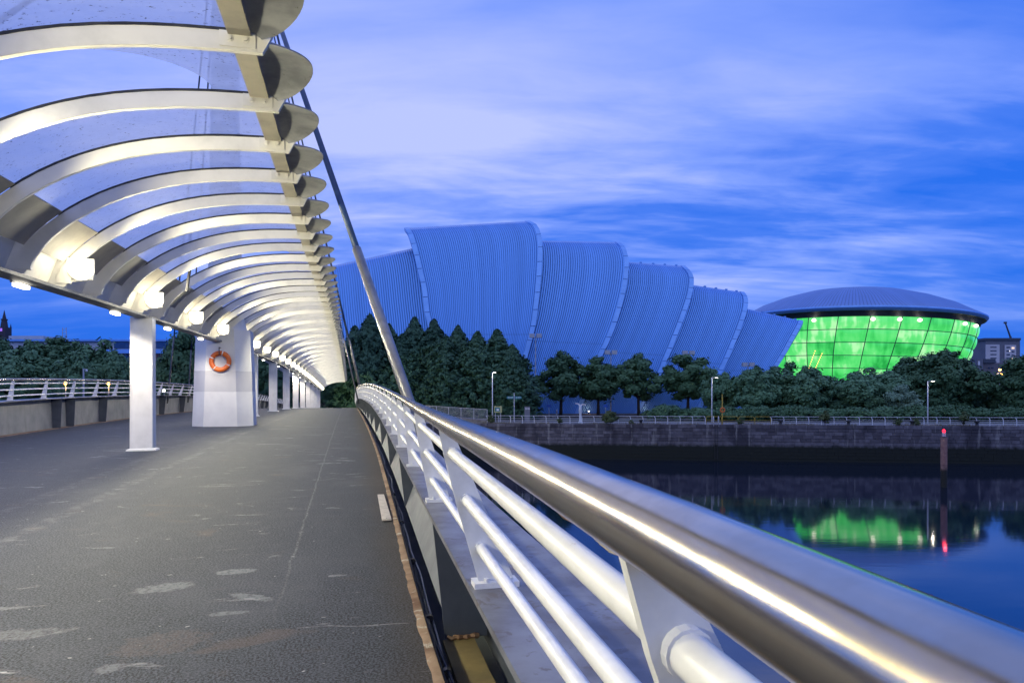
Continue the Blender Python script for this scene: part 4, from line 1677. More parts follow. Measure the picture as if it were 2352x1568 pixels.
mb = MB()
mb.uv = []
prof = [(R0 + 0.9, -0.6), (R0 + 1.3, 0.1), (R0 + 1.0, 0.6), (R0 - 1.1, 1.7), (R0 * 0.84, 4.1), (R0 * 0.66, 6.5), (R0 * 0.45, 8.5), (R0 * 0.22, 9.6), (0.5, 9.9)]
NA = 120
for i, (r, z) in enumerate(prof):
    for k in range(NA + 1):
        mb.v.append(tuple(arena_pt(2 * math.pi * k / NA, r, ZR + z)))
        mb.uv.append((k / NA * 230, i * 0.3))
for i in range(len(prof) - 1):
    for k in range(NA):
        a_ = i * (NA + 1) + k
        mb.f.append((a_, a_ + 1, a_ + NA + 2, a_ + NA + 1))
mb.build('roof', M['roof_seam'], arena, smooth=True)
mb = MB()
mb.loft([[arena_pt(2 * math.pi * k / 96, r, ZR + z) for k in range(96)] for r, z in ((R0 + 1.0, -0.85), (R0 + 1.55, -0.2), (R0 + 1.55, 0.3), (R0 + 1.0, 0.5))], caps=False)
mb.build('roof_rim', M['rim'], arena, smooth=True)
mb = MB()
mb.loft([[arena_pt(2 * math.pi * k / 96, r, ZR + z) for k in range(96)] for r, z in ((R0 + 0.95, -0.75), (R0 - 0.1, -0.9), (R0 - 0.4, -2.2), (R0 - 1.2, -2.3))], caps=False)
mb.build('fascia', M['slate'], arena, smooth=True)
m_, tt, bb = new_mat('arena_lit_panel')
M['arena_panel'] = m_
geo = tt.n('ShaderNodeNewGeometry')
oi = tt.n('ShaderNodeObjectInfo')
pos = geo.outputs['Position']
n1 = tt.noise(tt.mapping(pos, scale=(0.13, 0.13, 0.21)), 1.0, 3.0, 0.5)
n2 = tt.noise(tt.mapping(pos, scale=(0.65, 0.65, 0.09), rot=(0, 0.25, 0)), 1.0, 2.0, 0.5)  # stretched noise paints dark strut shadows into the glow
f_ = tt.math('ADD', tt.math('MULTIPLY', n1, 0.62), tt.math('MULTIPLY', n2, 0.46))
f_ = tt.math('ADD', f_, 0.17)
f_ = tt.math('ADD', f_, tt.math('MULTIPLY', tt.math('SUBTRACT', oi.outputs['Random'], 0.5), 0.26))
rp2 = tt.n('ShaderNodeValToRGB')
el = rp2.color_ramp.elements
el[0].position, el[0].color = 0.36, (0.010, 0.22, 0.035, 1)
el[1].position, el[1].color = 0.90, (0.48, 1.0, 0.46, 1)
for ps, cc in ((0.52, (0.022, 0.45, 0.07, 1)), (0.66, (0.075, 0.74, 0.15, 1)), (0.8, (0.15, 0.85, 0.22, 1))):
    e_ = el.new(ps)
    e_.color = cc
tt.l(f_, rp2.inputs[0])
bb.inputs['Base Color'].default_value = (0.02, 0.05, 0.03, 1)
bb.inputs['Roughness'].default_value = 0.2
tt.l(rp2.outputs[0], bb.inputs['Emission Color'])
bb.inputs['Emission Strength'].default_value = 1.0
rows = [(-2.2, 0.0), (-5.7, 0.55), (-9.2, 1.45), (-12.7, 2.7), (-16.2, 4.3), (-19.7, 6.3)]
rng = random.Random(5)
mull = M['slate']
for k in range(NSEG):
    a0, a1 = 2 * math.pi * k / NSEG + 0.02, 2 * math.pi * (k + 1) / NSEG + 0.02
    if not (math.pi * 0.95 < ((a0 + a1) / 2) % (2 * math.pi) < 2.12 * math.pi or ((a0 + a1) / 2) % (2 * math.pi) < 0.35):
        continue
    for i in range(len(rows) - 1):
        (z0, d0), (z1, d1) = rows[i], rows[i + 1]
        mb = MB()
        rings = []
        NN = 6
        for a_i in range(NN + 1):
            q = a_i / NN
            ang = a0 + (a1 - a0) * (0.006 + 0.988 * q)
            row = []
            for b_i in range(NN + 1):
                p_ = b_i / NN
                zf = 0.02 + 0.96 * p_
                bul = 0.45 * math.sin(math.pi * q) ** 0.7 * math.sin(math.pi * p_) ** 0.7
                # slanted mullions: rows shift sideways going down
                sh_ = -0.035 * (i + zf) * 0.55
                row.append(arena_pt(ang + sh_, R0 - 0.85 - (d0 + (d1 - d0) * zf) + bul, ZR + z0 + (z1 - z0) * zf))
            rings.append(row)
        mb.loft(rings, closed=False)
        mb.build('glass_panel', M['arena_panel'], arena, smooth=True)
    # mullion
    pth = [arena_pt(a0 - 0.035 * i_ * 0.55, R0 - 0.78 - rows[i_][1], ZR + rows[i_][0]) for i_ in range(len(rows))]
    MB().tube(pth, 0.11, 6).build('mullion', mull, arena)
for i in range(1, len(rows)):
    mb = MB()
    mb.tube([arena_pt(math.pi * 0.9 + 1.25 * math.pi * k / 60, R0 - 0.75 - rows[i][1], ZR + rows[i][0]) for k in range(61)], 0.11, 6)
    mb.build('transom', mull, arena)
# lower drum and warm lamps under the eaves
mb = MB()
mb.loft([[arena_pt(2 * math.pi * k / 64, r, z) for k in range(64)] for r, z in ((R0 - 9.5, GZ - 1), (R0 - 8.5, ZR - 19.6))], caps=True)
mb.build('drum', M['slate'], arena)
lampm = glow('arena_lamp', (1.0, 0.90, 0.72), 2.6)
for x in (1870, 2005, 2066, 2112, 2215, 2240):
    k = (x - CX) / F
    # near intersection of the sight line with the glass circle
    r = R0 - 0.5
    A_ = 1 + k * k
    B2 = -2 * (k * AC.x + AC.y)
    C2 = AC.x ** 2 + AC.y ** 2 - r * r
    disc = B2 * B2 - 4 * A_ * C2
    if disc < 0:
        continue
    Yh = (-B2 - math.sqrt(disc)) / (2 * A_)
    an = math.atan2(Yh - AC.y, k * Yh - AC.x)
    c_ = arena_pt(an, r + 0.2, ZR - 3.1)
    MB().sphere(c_, (0.6, 0.6, 0.5), 10, 6).build('eave_lamp', lampm, arena, smooth=True)
strm = glow('arena_string', (1.0, 0.55, 0.15), 2.2)
for x0, y0, x1, y1 in ((1858, 845, 1872, 806), (1872, 848, 1888, 812)):
    mb = MB()
    for j in range(9):
        q = j / 8
        c_ = P(x0 + (x1 - x0) * q, y0 + (y1 - y0) * q, 185)
        k = c_.x / c_.y
        r = R0 - 3.4
        A_, B2, C2 = 1 + k * k, -2 * (k * AC.x + AC.y), AC.x ** 2 + AC.y ** 2 - r * r
        Yh = (-B2 - math.sqrt(max(0, B2 * B2 - 4 * A_ * C2))) / (2 * A_)
        mb.sphere(P(x0 + (x1 - x0) * q, y0 + (y1 - y0) * q, Yh - 1.0), 0.16, 6, 4)
    mb.build('light_string', strm, arena)

# ================================================================ trees and shrubs
def leaf_quad(mb, c, nrm, size, r, aspect=1.5):
    nrm = nrm.normalized()
    a_ = nrm.cross(Vector((r.uniform(-1, 1), r.uniform(-1, 1), r.uniform(-1, 1))))
    if a_.length < 1e-3:
        return
    a_.normalize()
    b2 = nrm.cross(a_)
    l_, w = size * aspect * 0.5, size * 0.5
    o = len(mb.v)
    mb.v.extend([tuple(c - a_ * l_), tuple(c + b2 * w - nrm * size * 0.12), tuple(c + a_ * l_), tuple(c - b2 * w - nrm * size * 0.12)])
    mb.f.append((o, o + 1, o + 2, o + 3))


def broad_tree(seed, H, Wd, crown_lo, nleaf, size, blobs=24, open_=0.0):
    """returns (trunk mesh, crown mesh); base at origin"""
    r = random.Random(seed)
    tr_ = MB()
    zt = H * (crown_lo + 0.12)
    bend = Vector((r.uniform(-.2, .2), r.uniform(-.2, .2), 0))
    tr_.tube([(0, 0, -0.1), Vector((0, 0, zt * 0.5)) + bend * 0.4, Vector((0, 0, zt)) + bend], [H * 0.022, H * 0.017, H * 0.014], 9)
    centres = []
    hc = H * (1 - crown_lo)
    for i in range(blobs * 3):
        d = Vector((r.gauss(0, 1), r.gauss(0, 1), r.gauss(0, 1))).normalized()
        q = d * (r.random() ** 0.45)
        zf = q.z * 0.5 + 0.5
        wz = 0.62 + 0.38 * math.sin(math.pi * min(1, zf * 0.9 + 0.18))
        c_ = Vector((q.x * Wd * 0.41 * wz, q.y * Wd * 0.41 * wz, H * crown_lo + hc * (0.07 + 0.84 * zf)))
        rad = Wd * r.uniform(0.05, 0.125) * (1.08 - 0.3 * zf)
        centres.append((c_, rad))
        if i % 4 == 0:
            s_ = Vector((0, 0, zt * r.uniform(0.75, 1.0))) + bend
            tr_.tube([s_, s_.lerp(c_, 0.5) + Vector((0, 0, -0.15)), c_], [H * 0.009, H * 0.006, H * 0.003], 5)
    cr_ = MB()
    core = Vector((0, 0, H * crown_lo + hc * 0.45))
    wts = [rad ** 2 for _, rad in centres]
    picks = r.choices(centres, wts, k=nleaf + 50)
    for c_, rad in picks[:nleaf]:
        d = Vector((r.gauss(0, 1), r.gauss(0, 1), r.gauss(0, 1))).normalized()
        rr = rad * (r.uniform(0.65, 1.1) if r.random() < 0.85 else r.uniform(1.1, 1.6))
        p_ = c_ + Vector((d.x, d.y, d.z * 0.8)) * rr
        if p_.z < 0.02:
            p_.z = 0.02 + r.random() * 0.1
        n_ = d * 0.9 + (p_ - core).normalized() * 0.4 + Vector((r.uniform(-.7, .7), r.uniform(-.7, .7), r.uniform(-.2, .8)))
        leaf_quad(cr_, p_, n_, size * r.uniform(0.55, 1.3), r)
    return tr_, cr_


def cypress(seed, H, Wd, nleaf, size):
    r = random.Random(seed)
    tr_ = MB()
    tr_.tube([(0, 0, -0.1), (0, 0, H * 0.5), (0, 0, H * 0.97)], [H * 0.02, H * 0.012, H * 0.003], 8)
    cr_ = MB()
    lobes = [(r.uniform(0, 6.28), r.uniform(0.0, 0.9), r.uniform(0.14, 0.34)) for _ in range(36)]
    nb = nleaf // 22
    for _ in range(nb):
        zf = r.random() ** 0.85
        a_ = r.uniform(0, 2 * math.pi)
        prof_ = (0.90 if zf < 0.25 else 1.0) * (1 - max(0, zf - 0.2) / 0.8) ** 0.85 + 0.02
        bulge = 1.0
        for la, lz, lw in lobes:
            da = abs((a_ - la + math.pi) % (2 * math.pi) - math.pi)
            bulge += 0.20 * math.exp(-(da / 0.5) ** 2 - ((zf - lz) / 0.09) ** 2) * (lw / 0.25)
        R_ = Wd * 0.44 * prof_ * bulge * r.uniform(0.72, 1.18)
        tip = Vector((R_ * math.cos(a_), R_ * math.sin(a_), H * zf + R_ * r.uniform(-0.05, 0.28)))
        root = Vector((R_ * 0.45 * math.cos(a_), R_ * 0.45 * math.sin(a_), H * zf - R_ * 0.05))
        # a frond: flat spray of small scales drooping at the tip
        for k in range(22):
            q = r.random() ** 0.6
            c_ = root.lerp(tip, q * 1.12) + Vector((r.gauss(0, 0.15), r.gauss(0, 0.15), r.gauss(0, 0.09) + 0.3 * q * q)) * (size / 0.34) * (0.35 + 0.65 * min(1, prof_ * 2.5))
            n_ = Vector((math.cos(a_), math.sin(a_), 0.6)) + Vector((r.uniform(-.8, .8), r.uniform(-.8, .8), r.uniform(-.5, .8)))
            leaf_quad(cr_, c_, n_, size * r.uniform(0.5, 1.15), r, 1.9)
    return tr_, cr_


TREE_KINDS = {}


def tree_kind(key, fn, leafmat):
    tr_, cr_ = fn
    TREE_KINDS[key] = (tr_.mesh('trunk', M['bark'], True), cr_.mesh('crown', leafmat))


tree_kind('street_a', broad_tree(101, 12.0, 9.0, 0.20, 11250, 0.36, 26), M['leaf_dark'])
tree_kind('street_b', broad_tree(102, 12.0, 9.0, 0.19, 11250, 0.36, 24), M['leaf_dark'])
tree_kind('street_c', broad_tree(103, 12.5, 9.0, 0.17, 11250, 0.36, 22), M['leaf_dark'])
tree_kind('bushy_a', broad_tree(111, 9.0, 9.0, 0.03, 13750, 0.34, 30), M['leaf'])
tree_kind('bushy_b', broad_tree(112, 9.0, 8.5, 0.02, 13750, 0.34, 28), M['leaf'])
tree_kind('bushy_c', broad_tree(113, 11.5, 10.0, 0.02, 16250, 0.36, 34), M['leaf_dark'])
tree_kind('pale', broad_tree(114, 6.0, 6.0, 0.06, 8000, 0.26, 22), M['leaf_pale'])
tree_kind('shrub', broad_tree(115, 2.3, 3.2, 0.0, 5000, 0.17, 20), M['weed'])
tree_kind('hedge', broad_tree(116, 2.6, 7.0, 0.0, 7000, 0.26, 34), M['leaf_dark'])
tree_kind('weed', broad_tree(117, 1.5, 1.3, 0.0, 700, 0.13, 12), M['weed'])
tree_kind('sapling', broad_tree(118, 2.4, 1.5, 0.0, 1300, 0.15, 14), M['weed'])
tree_kind('cyp_a', cypress(201, 15.0, 9.0, 18750, 0.40), M['needle'])
tree_kind('cyp_b', cypress(202, 15.0, 8.0, 18750, 0.40), M['needle'])
tree_kind('cyp_c', cypress(203, 13.0, 10.0, 18750, 0.40), M['needle'])


def plant(name, key, x, ytop, Y_, width_px, label, cat, group, href, wref, rz, zbase=GZ):
    top = P(x, ytop, Y_)
    base = Vector((top.x, top.y, zbase))
    H = (top.z - zbase) * (1.07 if ('street' in key or 'bushy' in key) else 1.0)
    wd = width_px * Y_ / F * (1.55 if 'cyp' in key else 1.22 if ('street' in key or 'bushy' in key) else 1.1)
    o = thing(name, label, cat, base, group, rz, (wd / wref, wd / wref, H / href))
    tm, cm = TREE_KINDS[key]
    link('trunk', tm, o, False)
    link('crown', cm, o, False)
    return o


g = 'dark cypress trees in a dense row beside the shells'
for i, (x, yt, Y_, w) in enumerate(((770, 770, 122, 80), (815, 752, 124, 80), (850, 727, 120, 88), (893, 747, 123, 84), (925, 770, 119, 76), (952, 733, 121, 84), (997, 737, 120, 84),
                                    (1025, 775, 118, 74), (1052, 752, 121, 80), (1097, 764, 119, 84), (1142, 760, 120, 92), (1176, 795, 118, 82), (1198, 842, 117, 62), (720, 790, 126, 84), (675, 795, 128, 80))):
    k = 'abc'[i % 3]
    plant('cypress_tree', 'cyp_' + k, x, yt, Y_, w, 'dark green cypress tree in the dense row at the bridge landing', 'tree', g, 13.0 if k == 'c' else 15.0, {'a': 9.0, 'b': 8.0, 'c': 10.0}[k], i * 1.7)
for i, (x, yt, w, k, lb) in enumerate(((1288, 811, 122, 'a', 'street tree beside the cypress row, before the ribbed metal shells'),
                                       (1374, 820, 112, 'b', 'street tree behind the round quay bush, before the ribbed metal shells'),
                                       (1467, 815, 112, 'a', 'street tree with a rounded crown between two other street trees, before the shells'),
                                       (1580, 805, 118, 'c', 'tall street tree next to the lamp post at the yellow railing'))):
    plant('street_tree', 'street_' + k, x, yt, 139, w, lb, 'tree', 'street trees before the shells', 12.5 if k == 'c' else 12.0, 9.0, 0.6 + i * 1.4)
g = 'bushy trees along the bank before the arena'
for i, (x, yt, Y_, w, k) in enumerate(((1655, 842, 128, 90, 'bushy_b'), (1735, 838, 122, 120, 'bushy_a'), (1800, 826, 126, 130, 'bushy_b'), (1856, 838, 121, 120, 'bushy_a'), (1905, 862, 124, 100, 'bushy_b'),
                                       (1968, 850, 122, 120, 'bushy_a'), (2022, 838, 126, 130, 'bushy_b'), (2095, 812, 128, 130, 'bushy_c'), (2172, 796, 122, 150, 'bushy_c'), (2222, 832, 126, 110, 'bushy_a'),
                                       (2265, 868, 130, 90, 'bushy_b'), (2360, 806, 118, 130, 'bushy_c'), (2300, 905, 140, 70, 'bushy_a'))):
    big_ = k == 'bushy_c'
    lb = {5: 'bushy green tree just beside the pale silvery tree, before the arena', 8: 'tallest round tree behind the third lamp post, before the green arena', 11: 'large dark tree beside the white tower block'}.get(i, 'bushy green tree in the thicket before the green arena')
    plant('bushy_tree', k, x, yt, Y_, w, lb, 'tree', g, 11.5 if big_ else 9.0, 10.0 if big_ else (9.0 if k == 'bushy_a' else 8.5), i * 2.1)
plant('pale_tree', 'pale', 2072, 876, 115, 82, 'small pale silvery tree in front of the darker thicket', 'tree', None, 6.0, 6.0, 0.4)
g = 'low dark hedge bushes at the foot of the thicket'
for i, x in enumerate((1530, 1600, 1672, 1745, 1818, 1890, 1962, 2034, 2106, 2178, 2245, 2330)):
    plant('hedge_bush', 'hedge', x, 928 + (i * 7) % 9, 112, 105, 'low dark bush at the foot of the thicket behind the quay railing', 'bush', g, 2.6, 7.0, i * 0.9)
# quay-edge bushes and weeds
qb = Q(qs(1401, 0.2), 0.2, 0)
plant('quay_bush', 'shrub', 1401, 941, qb.y, 40, 'round green bush growing over the quay edge at the white railing', 'bush', None, 2.3, 3.2, 0.3)
for i, (x, yt, w, k, lb) in enumerate(((1128, 950, 20, 'weed', 'leafy weed at the foot of the ramp railing'), (1286, 957, 16, 'weed', 'small weed below the blue sign, at the quay edge'),
                                       (1895, 938, 26, 'sapling', 'feathery sapling growing through the quay railing beside a bollard'), (2215, 940, 24, 'sapling', 'upright sapling growing through the quay railing past the third lamp post'),
                                       (2062, 958, 22, 'weed', 'weed clump at the quay edge below the pale silvery tree'), (2105, 959, 18, 'weed', 'weed clump beside a bollard at the quay edge'),
                                       (1450, 962, 14, 'weed', 'tiny weed next to the round quay bush'), (1700, 958, 20, 'weed', 'weed growing through the yellow hooped railing'), (1020, 955, 22, 'weed', 'weed in front of the ramp railing'))):
    pq = Q(qs(x, 0.3), 0.3, 0)
    plant('quay_weed', k, x, yt, pq.y, w, lb, 'weed', None, 1.5 if k == 'weed' else 2.4, 1.3 if k == 'weed' else 1.5, i * 1.1)
# dry grass along the coping
gr = MB()
r_ = random.Random(77)
for i in range(5200):
    s_ = r_.uniform(qs(1000), qs(2420))
    if math.sin(s_ * 0.9) + math.sin(s_ * 0.31 + 1) + r_.uniform(-1, 1) < 0.1:
        continue
    p_ = Q(s_, r_.uniform(0.05, 0.6), 0)
    h_ = r_.uniform(0.08, 0.34)
    l_ = Vector((r_.uniform(-.1, .1), r_.uniform(-.1, .1), h_))
    gr.add([p_ - QD * 0.02, p_ + QD * 0.02, p_ + l_], [(0, 1, 2)])
tag(gr.build('coping_grass', leaf('dry_grass', (0.11, 0.095, 0.05), (0.19, 0.16, 0.08))), 'dry grass and weeds along the quay coping', 'grass', None, 'stuff')

# left bank trees
g = 'broad trees on the left bank behind the bridge railing'
for i, (x, yt, Y_, w, k) in enumerate(((-15, 766, 150, 150, 'bushy_c'), (75, 778, 146, 150, 'bushy_a'), (140, 764, 150, 150, 'bushy_c'), (215, 771, 146, 140, 'bushy_b'), (262, 800, 143, 90, 'bushy_a'), (30, 800, 140, 130, 'bushy_b'), (175, 805, 139, 130, 'bushy_a'))):
    big_ = k == 'bushy_c'
    plant('bank_tree', k, x, yt, Y_, w, 'broad dense tree on the bank before the pale exhibition hall', 'tree', g, 11.5 if big_ else 9.0, 10.0 if big_ else (9.0 if k == 'bushy_a' else 8.5), i * 1.3)
for i, (x, yt, w) in enumerate(((415, 742, 110), (480, 760, 110), (545, 782, 110), (610, 790, 110))):
    plant('bank_tree', 'bushy_c', x, yt, 132, w, ('tall tree beside the exhibition hall, behind the left stay cable' if i == 0 else 'tree behind the white pylon and columns'), 'tree', 'trees behind the pylon' if i else None, 11.5, 10.0, i * 2.2 + 0.5)

# ================================================================ left background: exhibition hall, tower, lamps
hallm = paint('hall_cladding', (0.55, 0.58, 0.62), (0.48, 0.51, 0.55), 0.2, 0.5, metal=0.2)
glassm = paint('hall_glass', (0.10, 0.15, 0.22), (0.07, 0.10, 0.16), 0.5, 0.12, metal=0.6)
Yh_ = 225.0
eh = thing('exhibition_hall', 'long pale exhibition hall with glass front behind the bank trees', 'building', P(330, 940, Yh_))


def hbox(x0, x1, y0, y1, Ya, dep, name, mat, parent):
    """box from photo extents at depth Ya going dep metres back"""
    a_, b2 = P(x0, y1, Ya), P(x1, y0, Ya)
    return MB().hexa([(a_.x, Ya, a_.z), (b_ex(b2), Ya, a_.z), (b_ex(b2), Ya + dep, a_.z), (a_.x, Ya + dep, a_.z), (a_.x, Ya, b2.z), (b_ex(b2), Ya, b2.z), (b_ex(b2), Ya + dep, b2.z), (a_.x, Ya + dep, b2.z)]).build(name, mat, parent)


def b_ex(v):
    return v.x


hbox(-120, 520, 783, 940, Yh_, 40, 'wall', hallm, eh)
hbox(-125, 525, 779, 783.2, Yh_ - 1.2, 42, 'roof_edge', M['rim'], eh)
hbox(20, 100, 771, 778.8, Yh_ + 6, 25, 'roof_house', hallm, eh)
for x0, x1 in ((262, 300), (302, 330), (333, 400)):
    hbox(x0, x1, 786, 800, Yh_ - 0.25, 0.2, 'window', glassm, eh)
hbox(240, 460, 802, 811, Yh_ - 9, 8.9, 'canopy', M['rim'], eh)
hbox(268, 296, 812, 900, Yh_ - 0.6, 0.5, 'glass_front', glassm, eh)
for x in (268, 282, 296, 310, 324, 365, 378, 391):
    hbox(x, x + 1.6, 811.5, 940, Yh_ - 8.5, 0.3, 'mullion', M['slate'], eh)
for y in (832, 855):
    hbox(268, 400, y, y + 1.4, Yh_ - 8.6, 0.25, 'transom', M['slate'], eh)
c_ = P(310, 819, Yh_ - 9.2)
mb = MB()
mb.tube([c_ + Vector((1.0 * math.cos(a), 0, 1.0 * math.sin(a))) for a in [2 * math.pi * k / 20 for k in range(21)]], 0.2, 6)
so = mb.build('lit_sign', glow('sign_pink', (1.0, 0.55, 0.6), 2.0), eh)
MB().box(c_, (0.25, 0.1, 1.1)).build('sign_stroke', glow('sign_red', (0.9, 0.12, 0.12), 1.6), so)
# roof antenna
p = P(148, 772, Yh_ + 10)
t_ = thing('roof_antenna', 'thin lattice antenna above the bank trees', 'antenna', (p.x, p.y, p.z - 2))
for k in (-0.8, 0.8):
    MB().tube([(p.x + k, p.y, p.z - 2), (p.x + k * 0.7, p.y, p.z + 3.0)], 0.12, 5).build('leg', M['galv'], t_)
for k in range(4):
    MB().tube([(p.x - 0.8, p.y, p.z - 1 + k), (p.x + 0.8, p.y, p.z - 0.3 + k)], 0.08, 5).build('brace', M['galv'], t_)

# gothic tower far away
Yt = 1400.0
bt = P(9.9, 775, Yt)
tw = thing('gothic_tower', 'distant dark gothic tower with openwork spire and violet lit windows', 'tower', (bt.x, bt.y, GZ))
px = Yt / F


def sq(w, z):
    return [(bt.x + a_ * w, bt.y + b2 * w, z) for a_, b2 in ((-1, -1), (1, -1), (1, 1), (-1, 1))]


zy = lambda y: EZ + (HY - y) * Yt / F
MB().loft([sq(9.8 * px, GZ), sq(9.8 * px, zy(752))]).build('shaft', M['lead'], tw)
MB().loft([sq(5.4 * px, zy(752.2)), sq(3.8 * px, zy(735))]).build('lantern', M['lead'], tw)
MB().loft([sq(4.8 * px, zy(735.2)), sq(4.8 * px, zy(732.5))]).build('gallery', M['lead'], tw)
MB().loft([sq(3.0 * px, zy(732.6)), sq(0.1 * px, zy(711.5))]).build('spire', M['lead'], tw)
for a_ in (-1, 1):
    for b2 in (-1, 1):
        q = [(bt.x + a_ * 8.6 * px + i * 1.3 * px, bt.y + b2 * 8.6 * px + j * 1.3 * px) for i, j in ((-1, -1), (1, -1), (1, 1), (-1, 1))]
        MB().loft([[(x, y, zy(752.5)) for x, y in q], [(bt.x + a_ * 8.6 * px + (x - bt.x - a_ * 8.6 * px) * 0.05, bt.y + b2 * 8.6 * px + (y - bt.y - b2 * 8.6 * px) * 0.05, zy(742)) for x, y in q]]).build('pinnacle', M['lead'], tw)
vio = glow('violet_window', (0.42, 0.18, 0.85), 1.1)
for dx, w_ in ((-6.5, 1.4), (-1.5, 1.6), (1.4, 1.6)):
    MB().box((bt.x + dx * px, bt.y - 9.8 * px - 0.2, zy(758)), (w_ * px, 0.3, 6.5 * px)).build('window', vio, tw)

# orange street lamps and CCTV pole seen through the left railing
orm = glow('sodium_lens', (1.0, 0.50, 0.10), 14.0)
whm = glow('white_lens', (1.0, 0.92, 0.80), 14.0)


def small_lamp(x, y, Y_, mat, label, group, r=0.28, energy=0.0, colr=(1, .6, .2)):
    top = P(x, y, Y_)
    t2 = thing('street_lamp', label, 'street lamp', (top.x, top.y, GZ), group)
    MB().tube([(top.x, top.y, GZ), (top.x, top.y, top.z)], [0.09, 0.06], 8).build('pole', M['galv'], t2)
    MB().sphere((top.x, top.y - 0.1, top.z), (r, r, r * 0.8), 10, 6).build('lens', mat, t2, smooth=True)
    MB().box((top.x, top.y, top.z + r), (r * 2.2, r * 1.6, 0.1)).build('hood', M['galv'], t2)
    if energy:
        ld = bpy.data.lights.new('street_light', 'POINT')
        ld.energy = energy
        ld.color = colr
        ld.shadow_soft_size = r
        lo = bpy.data.objects.new('lamp_light', ld)
        COL.objects.link(lo)
        lo.parent = t2
        lo.location = (0.0, -0.6, top.z - GZ - 0.5)
    return t2


small_lamp(151, 880, 118, orm, 'orange street lamp glowing through the left bridge railing beside the camera pole', 'orange lamps behind the left railing', 0.26, 260, (1, .55, .15))
small_lamp(250, 881, 118, orm, 'orange street lamp glowing through the left bridge railing near the first column', 'orange lamps behind the left railing', 0.26, 260, (1, .55, .15))
small_lamp(377, 897, 112, whm, 'white lamp glowing through the left bridge railing below the stay cable', None, 0.2)
p = P(192, 905, 100)
t_ = thing('camera_pole', 'grey pole carrying a small dome camera behind the left railing', 'camera pole', (p.x, p.y, GZ))
zt_ = P(192, 846, 100).z
MB().tube([(p.x, p.y, GZ), (p.x, p.y, zt_)], 0.12, 8).build('pole', M['galv'], t_)
MB().tube([(p.x, p.y, zt_ - 0.1), (p.x + 0.45, p.y, zt_ - 0.1)], 0.05, 6).build('arm', M['galv'], t_)
MB().sphere((p.x + 0.45, p.y, zt_ - 0.32), (0.16, 0.16, 0.2)).build('dome_camera', M['reflect'], t_, smooth=True)

# ================================================================ right background: tower block, offices, lamps, crane
wallw = paint('tower_white_render', (0.62, 0.60, 0.60), (0.55, 0.53, 0.54), 0.1, 0.7)
wallg = paint('tower_grey_render', (0.17, 0.18, 0.21), (0.14, 0.15, 0.18), 0.1, 0.7)
brickm = paint('office_grey_brick', (0.16, 0.15, 0.17), (0.12, 0.115, 0.13), 0.2, 0.8)
winm = paint('window_dark', (0.05, 0.06, 0.09), (0.04, 0.05, 0.07), 0.5, 0.2)
winl = glow('window_lit', (1.0, 0.72, 0.5), 1.1)
Yb_ = 560.0
tb = thing('tower_block', 'white and grey residential tower block beside the green arena', 'building', P(2300, 950, Yb_))
core_ = hbox(2264, 2343, 781, 960, Yb_, 35, 'core_wall', wallg, tb)
hbox(2262, 2345, 776, 781.2, Yb_ - 1, 37, 'roof', M['slate'], tb)
wl = hbox(2264.5, 2296, 791, 960, Yb_ - 0.6, 0.55, 'white_wall', wallw, tb)
wr = hbox(2308, 2334, 792, 960, Yb_ - 0.6, 0.55, 'white_wall', wallw, tb)
for i in range(6):
    y = 796 + i * 8.4
    hbox(2275, 2289, y, y + 2.2, Yb_ - 0.75, 0.12, 'window', winm, wl)
    hbox(2312, 2320, y, y + 3.0, Yb_ - 0.75, 0.12, 'window', winm, wr)
    hbox(2324, 2326.6, y + 1, y + 5, Yb_ - 0.75, 0.12, 'window', winl if i in (0, 3) else winm, wr)
    hbox(2327.6, 2330, y + 1, y + 5, Yb_ - 0.75, 0.12, 'window', winl if i in (0,) else winm, wr)
hbox(2318.5, 2320, 804.6, 807, Yb_ - 0.9, 0.1, 'window', glow('window_white', (1, .95, .9), 1.5), wr)
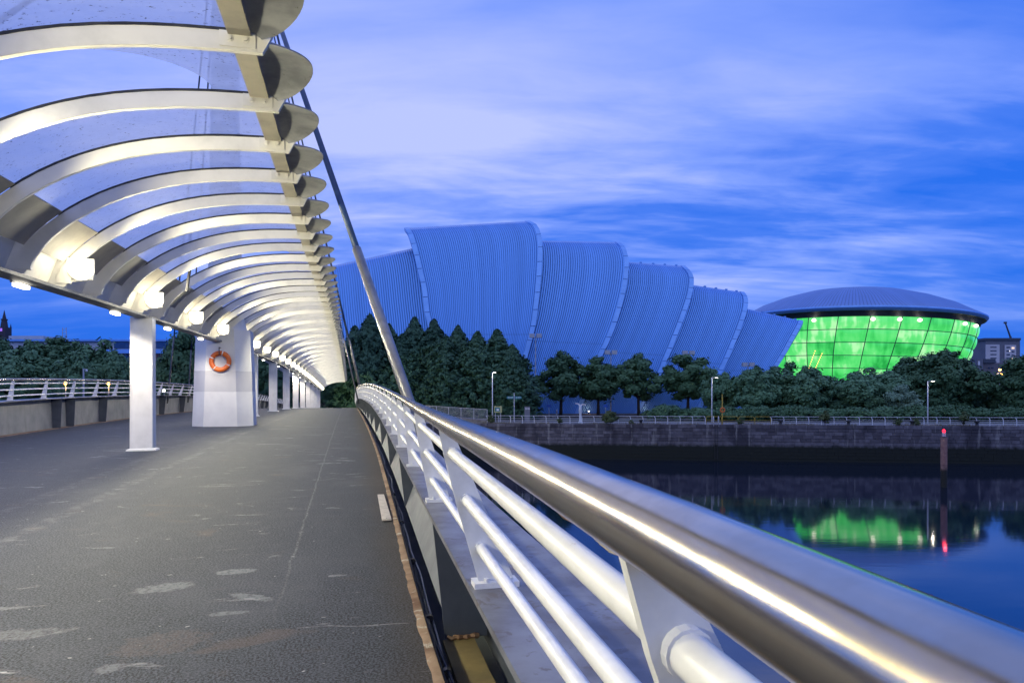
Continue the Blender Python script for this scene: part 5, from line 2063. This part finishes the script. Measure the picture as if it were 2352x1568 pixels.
of = thing('office_block', 'dark grey brick office block in front of the white tower', 'building', P(2290, 950, 430))
hbox(2238, 2345, 833, 965, 432, 30, 'wall', brickm, of)
hbox(2244, 2258, 824, 965, 430, 26, 'stair_tower', wallg, of)
hbox(2259, 2287, 824, 833.2, 431, 20, 'roof_plant', M['slate'], of)
hbox(2247, 2251, 829, 838, 429.6, 0.3, 'sign_panel', M['reflect'], of)
for i, (x, y) in enumerate(((2270, 843), (2278, 843), (2300, 845), (2322, 845), (2266, 852), (2290, 856), (2282, 866), (2300, 866), (2316, 866))):
    hbox(x, x + 4.5, y, y + 3.0, 431.6, 0.3, 'window', winl if i in (3, 5, 6) else winm, of)
p0, p1 = P(2321, 775, 600), P(2309, 741, 600)
t_ = thing('crane_jib', 'slender blue-grey crane jib rising above the white tower block', 'crane', p0)
MB().tube([p0, p1], [0.9, 0.7], 4).build('jib', M['slate'], t_)
MB().box(p1, (2.2, 1.2, 1.6)).build('head', M['slate'], t_)
MB().tube([p0 + Vector((0, 0, -60)), p0 + Vector((0, 0, 1.0))], 0.9, 6).build('mast', M['slate'], t_)
g = 'orange street lamps by the road beside the arena'
for x, y, Y_, mt in ((2263, 865, 260, orm), (2300, 859, 330, orm), (2296, 849, 340, orm), (2320, 905, 180, orm), (2283, 871, 350, orm)):
    small_lamp(x, y, Y_, mt, 'glowing orange street lamp before the office block', g, 0.62 if Y_ > 200 else 0.4, 0)
# lit underpass hoarding and shop front seen below the branches
p0 = P(2290, 930, 170)
t_ = thing('lit_hoarding', 'brightly lit white and green hoarding by the road under the trees', 'hoarding', (p0.x, p0.y, GZ))
hbox(2262, 2320, 934, 944, 172, 0.4, 'panel', glow('hoarding_warm', (1.0, 0.80, 0.62), 1.1), t_)
hbox(2268, 2308, 914, 920, 171, 0.4, 'green_strip', glow('hoarding_green', (0.5, 1.0, 0.55), 1.0), t_)
hbox(2305, 2313, 912, 940, 170.5, 0.3, 'lit_post', glow('hoarding_white', (0.85, 0.9, 1.0), 1.2), t_)
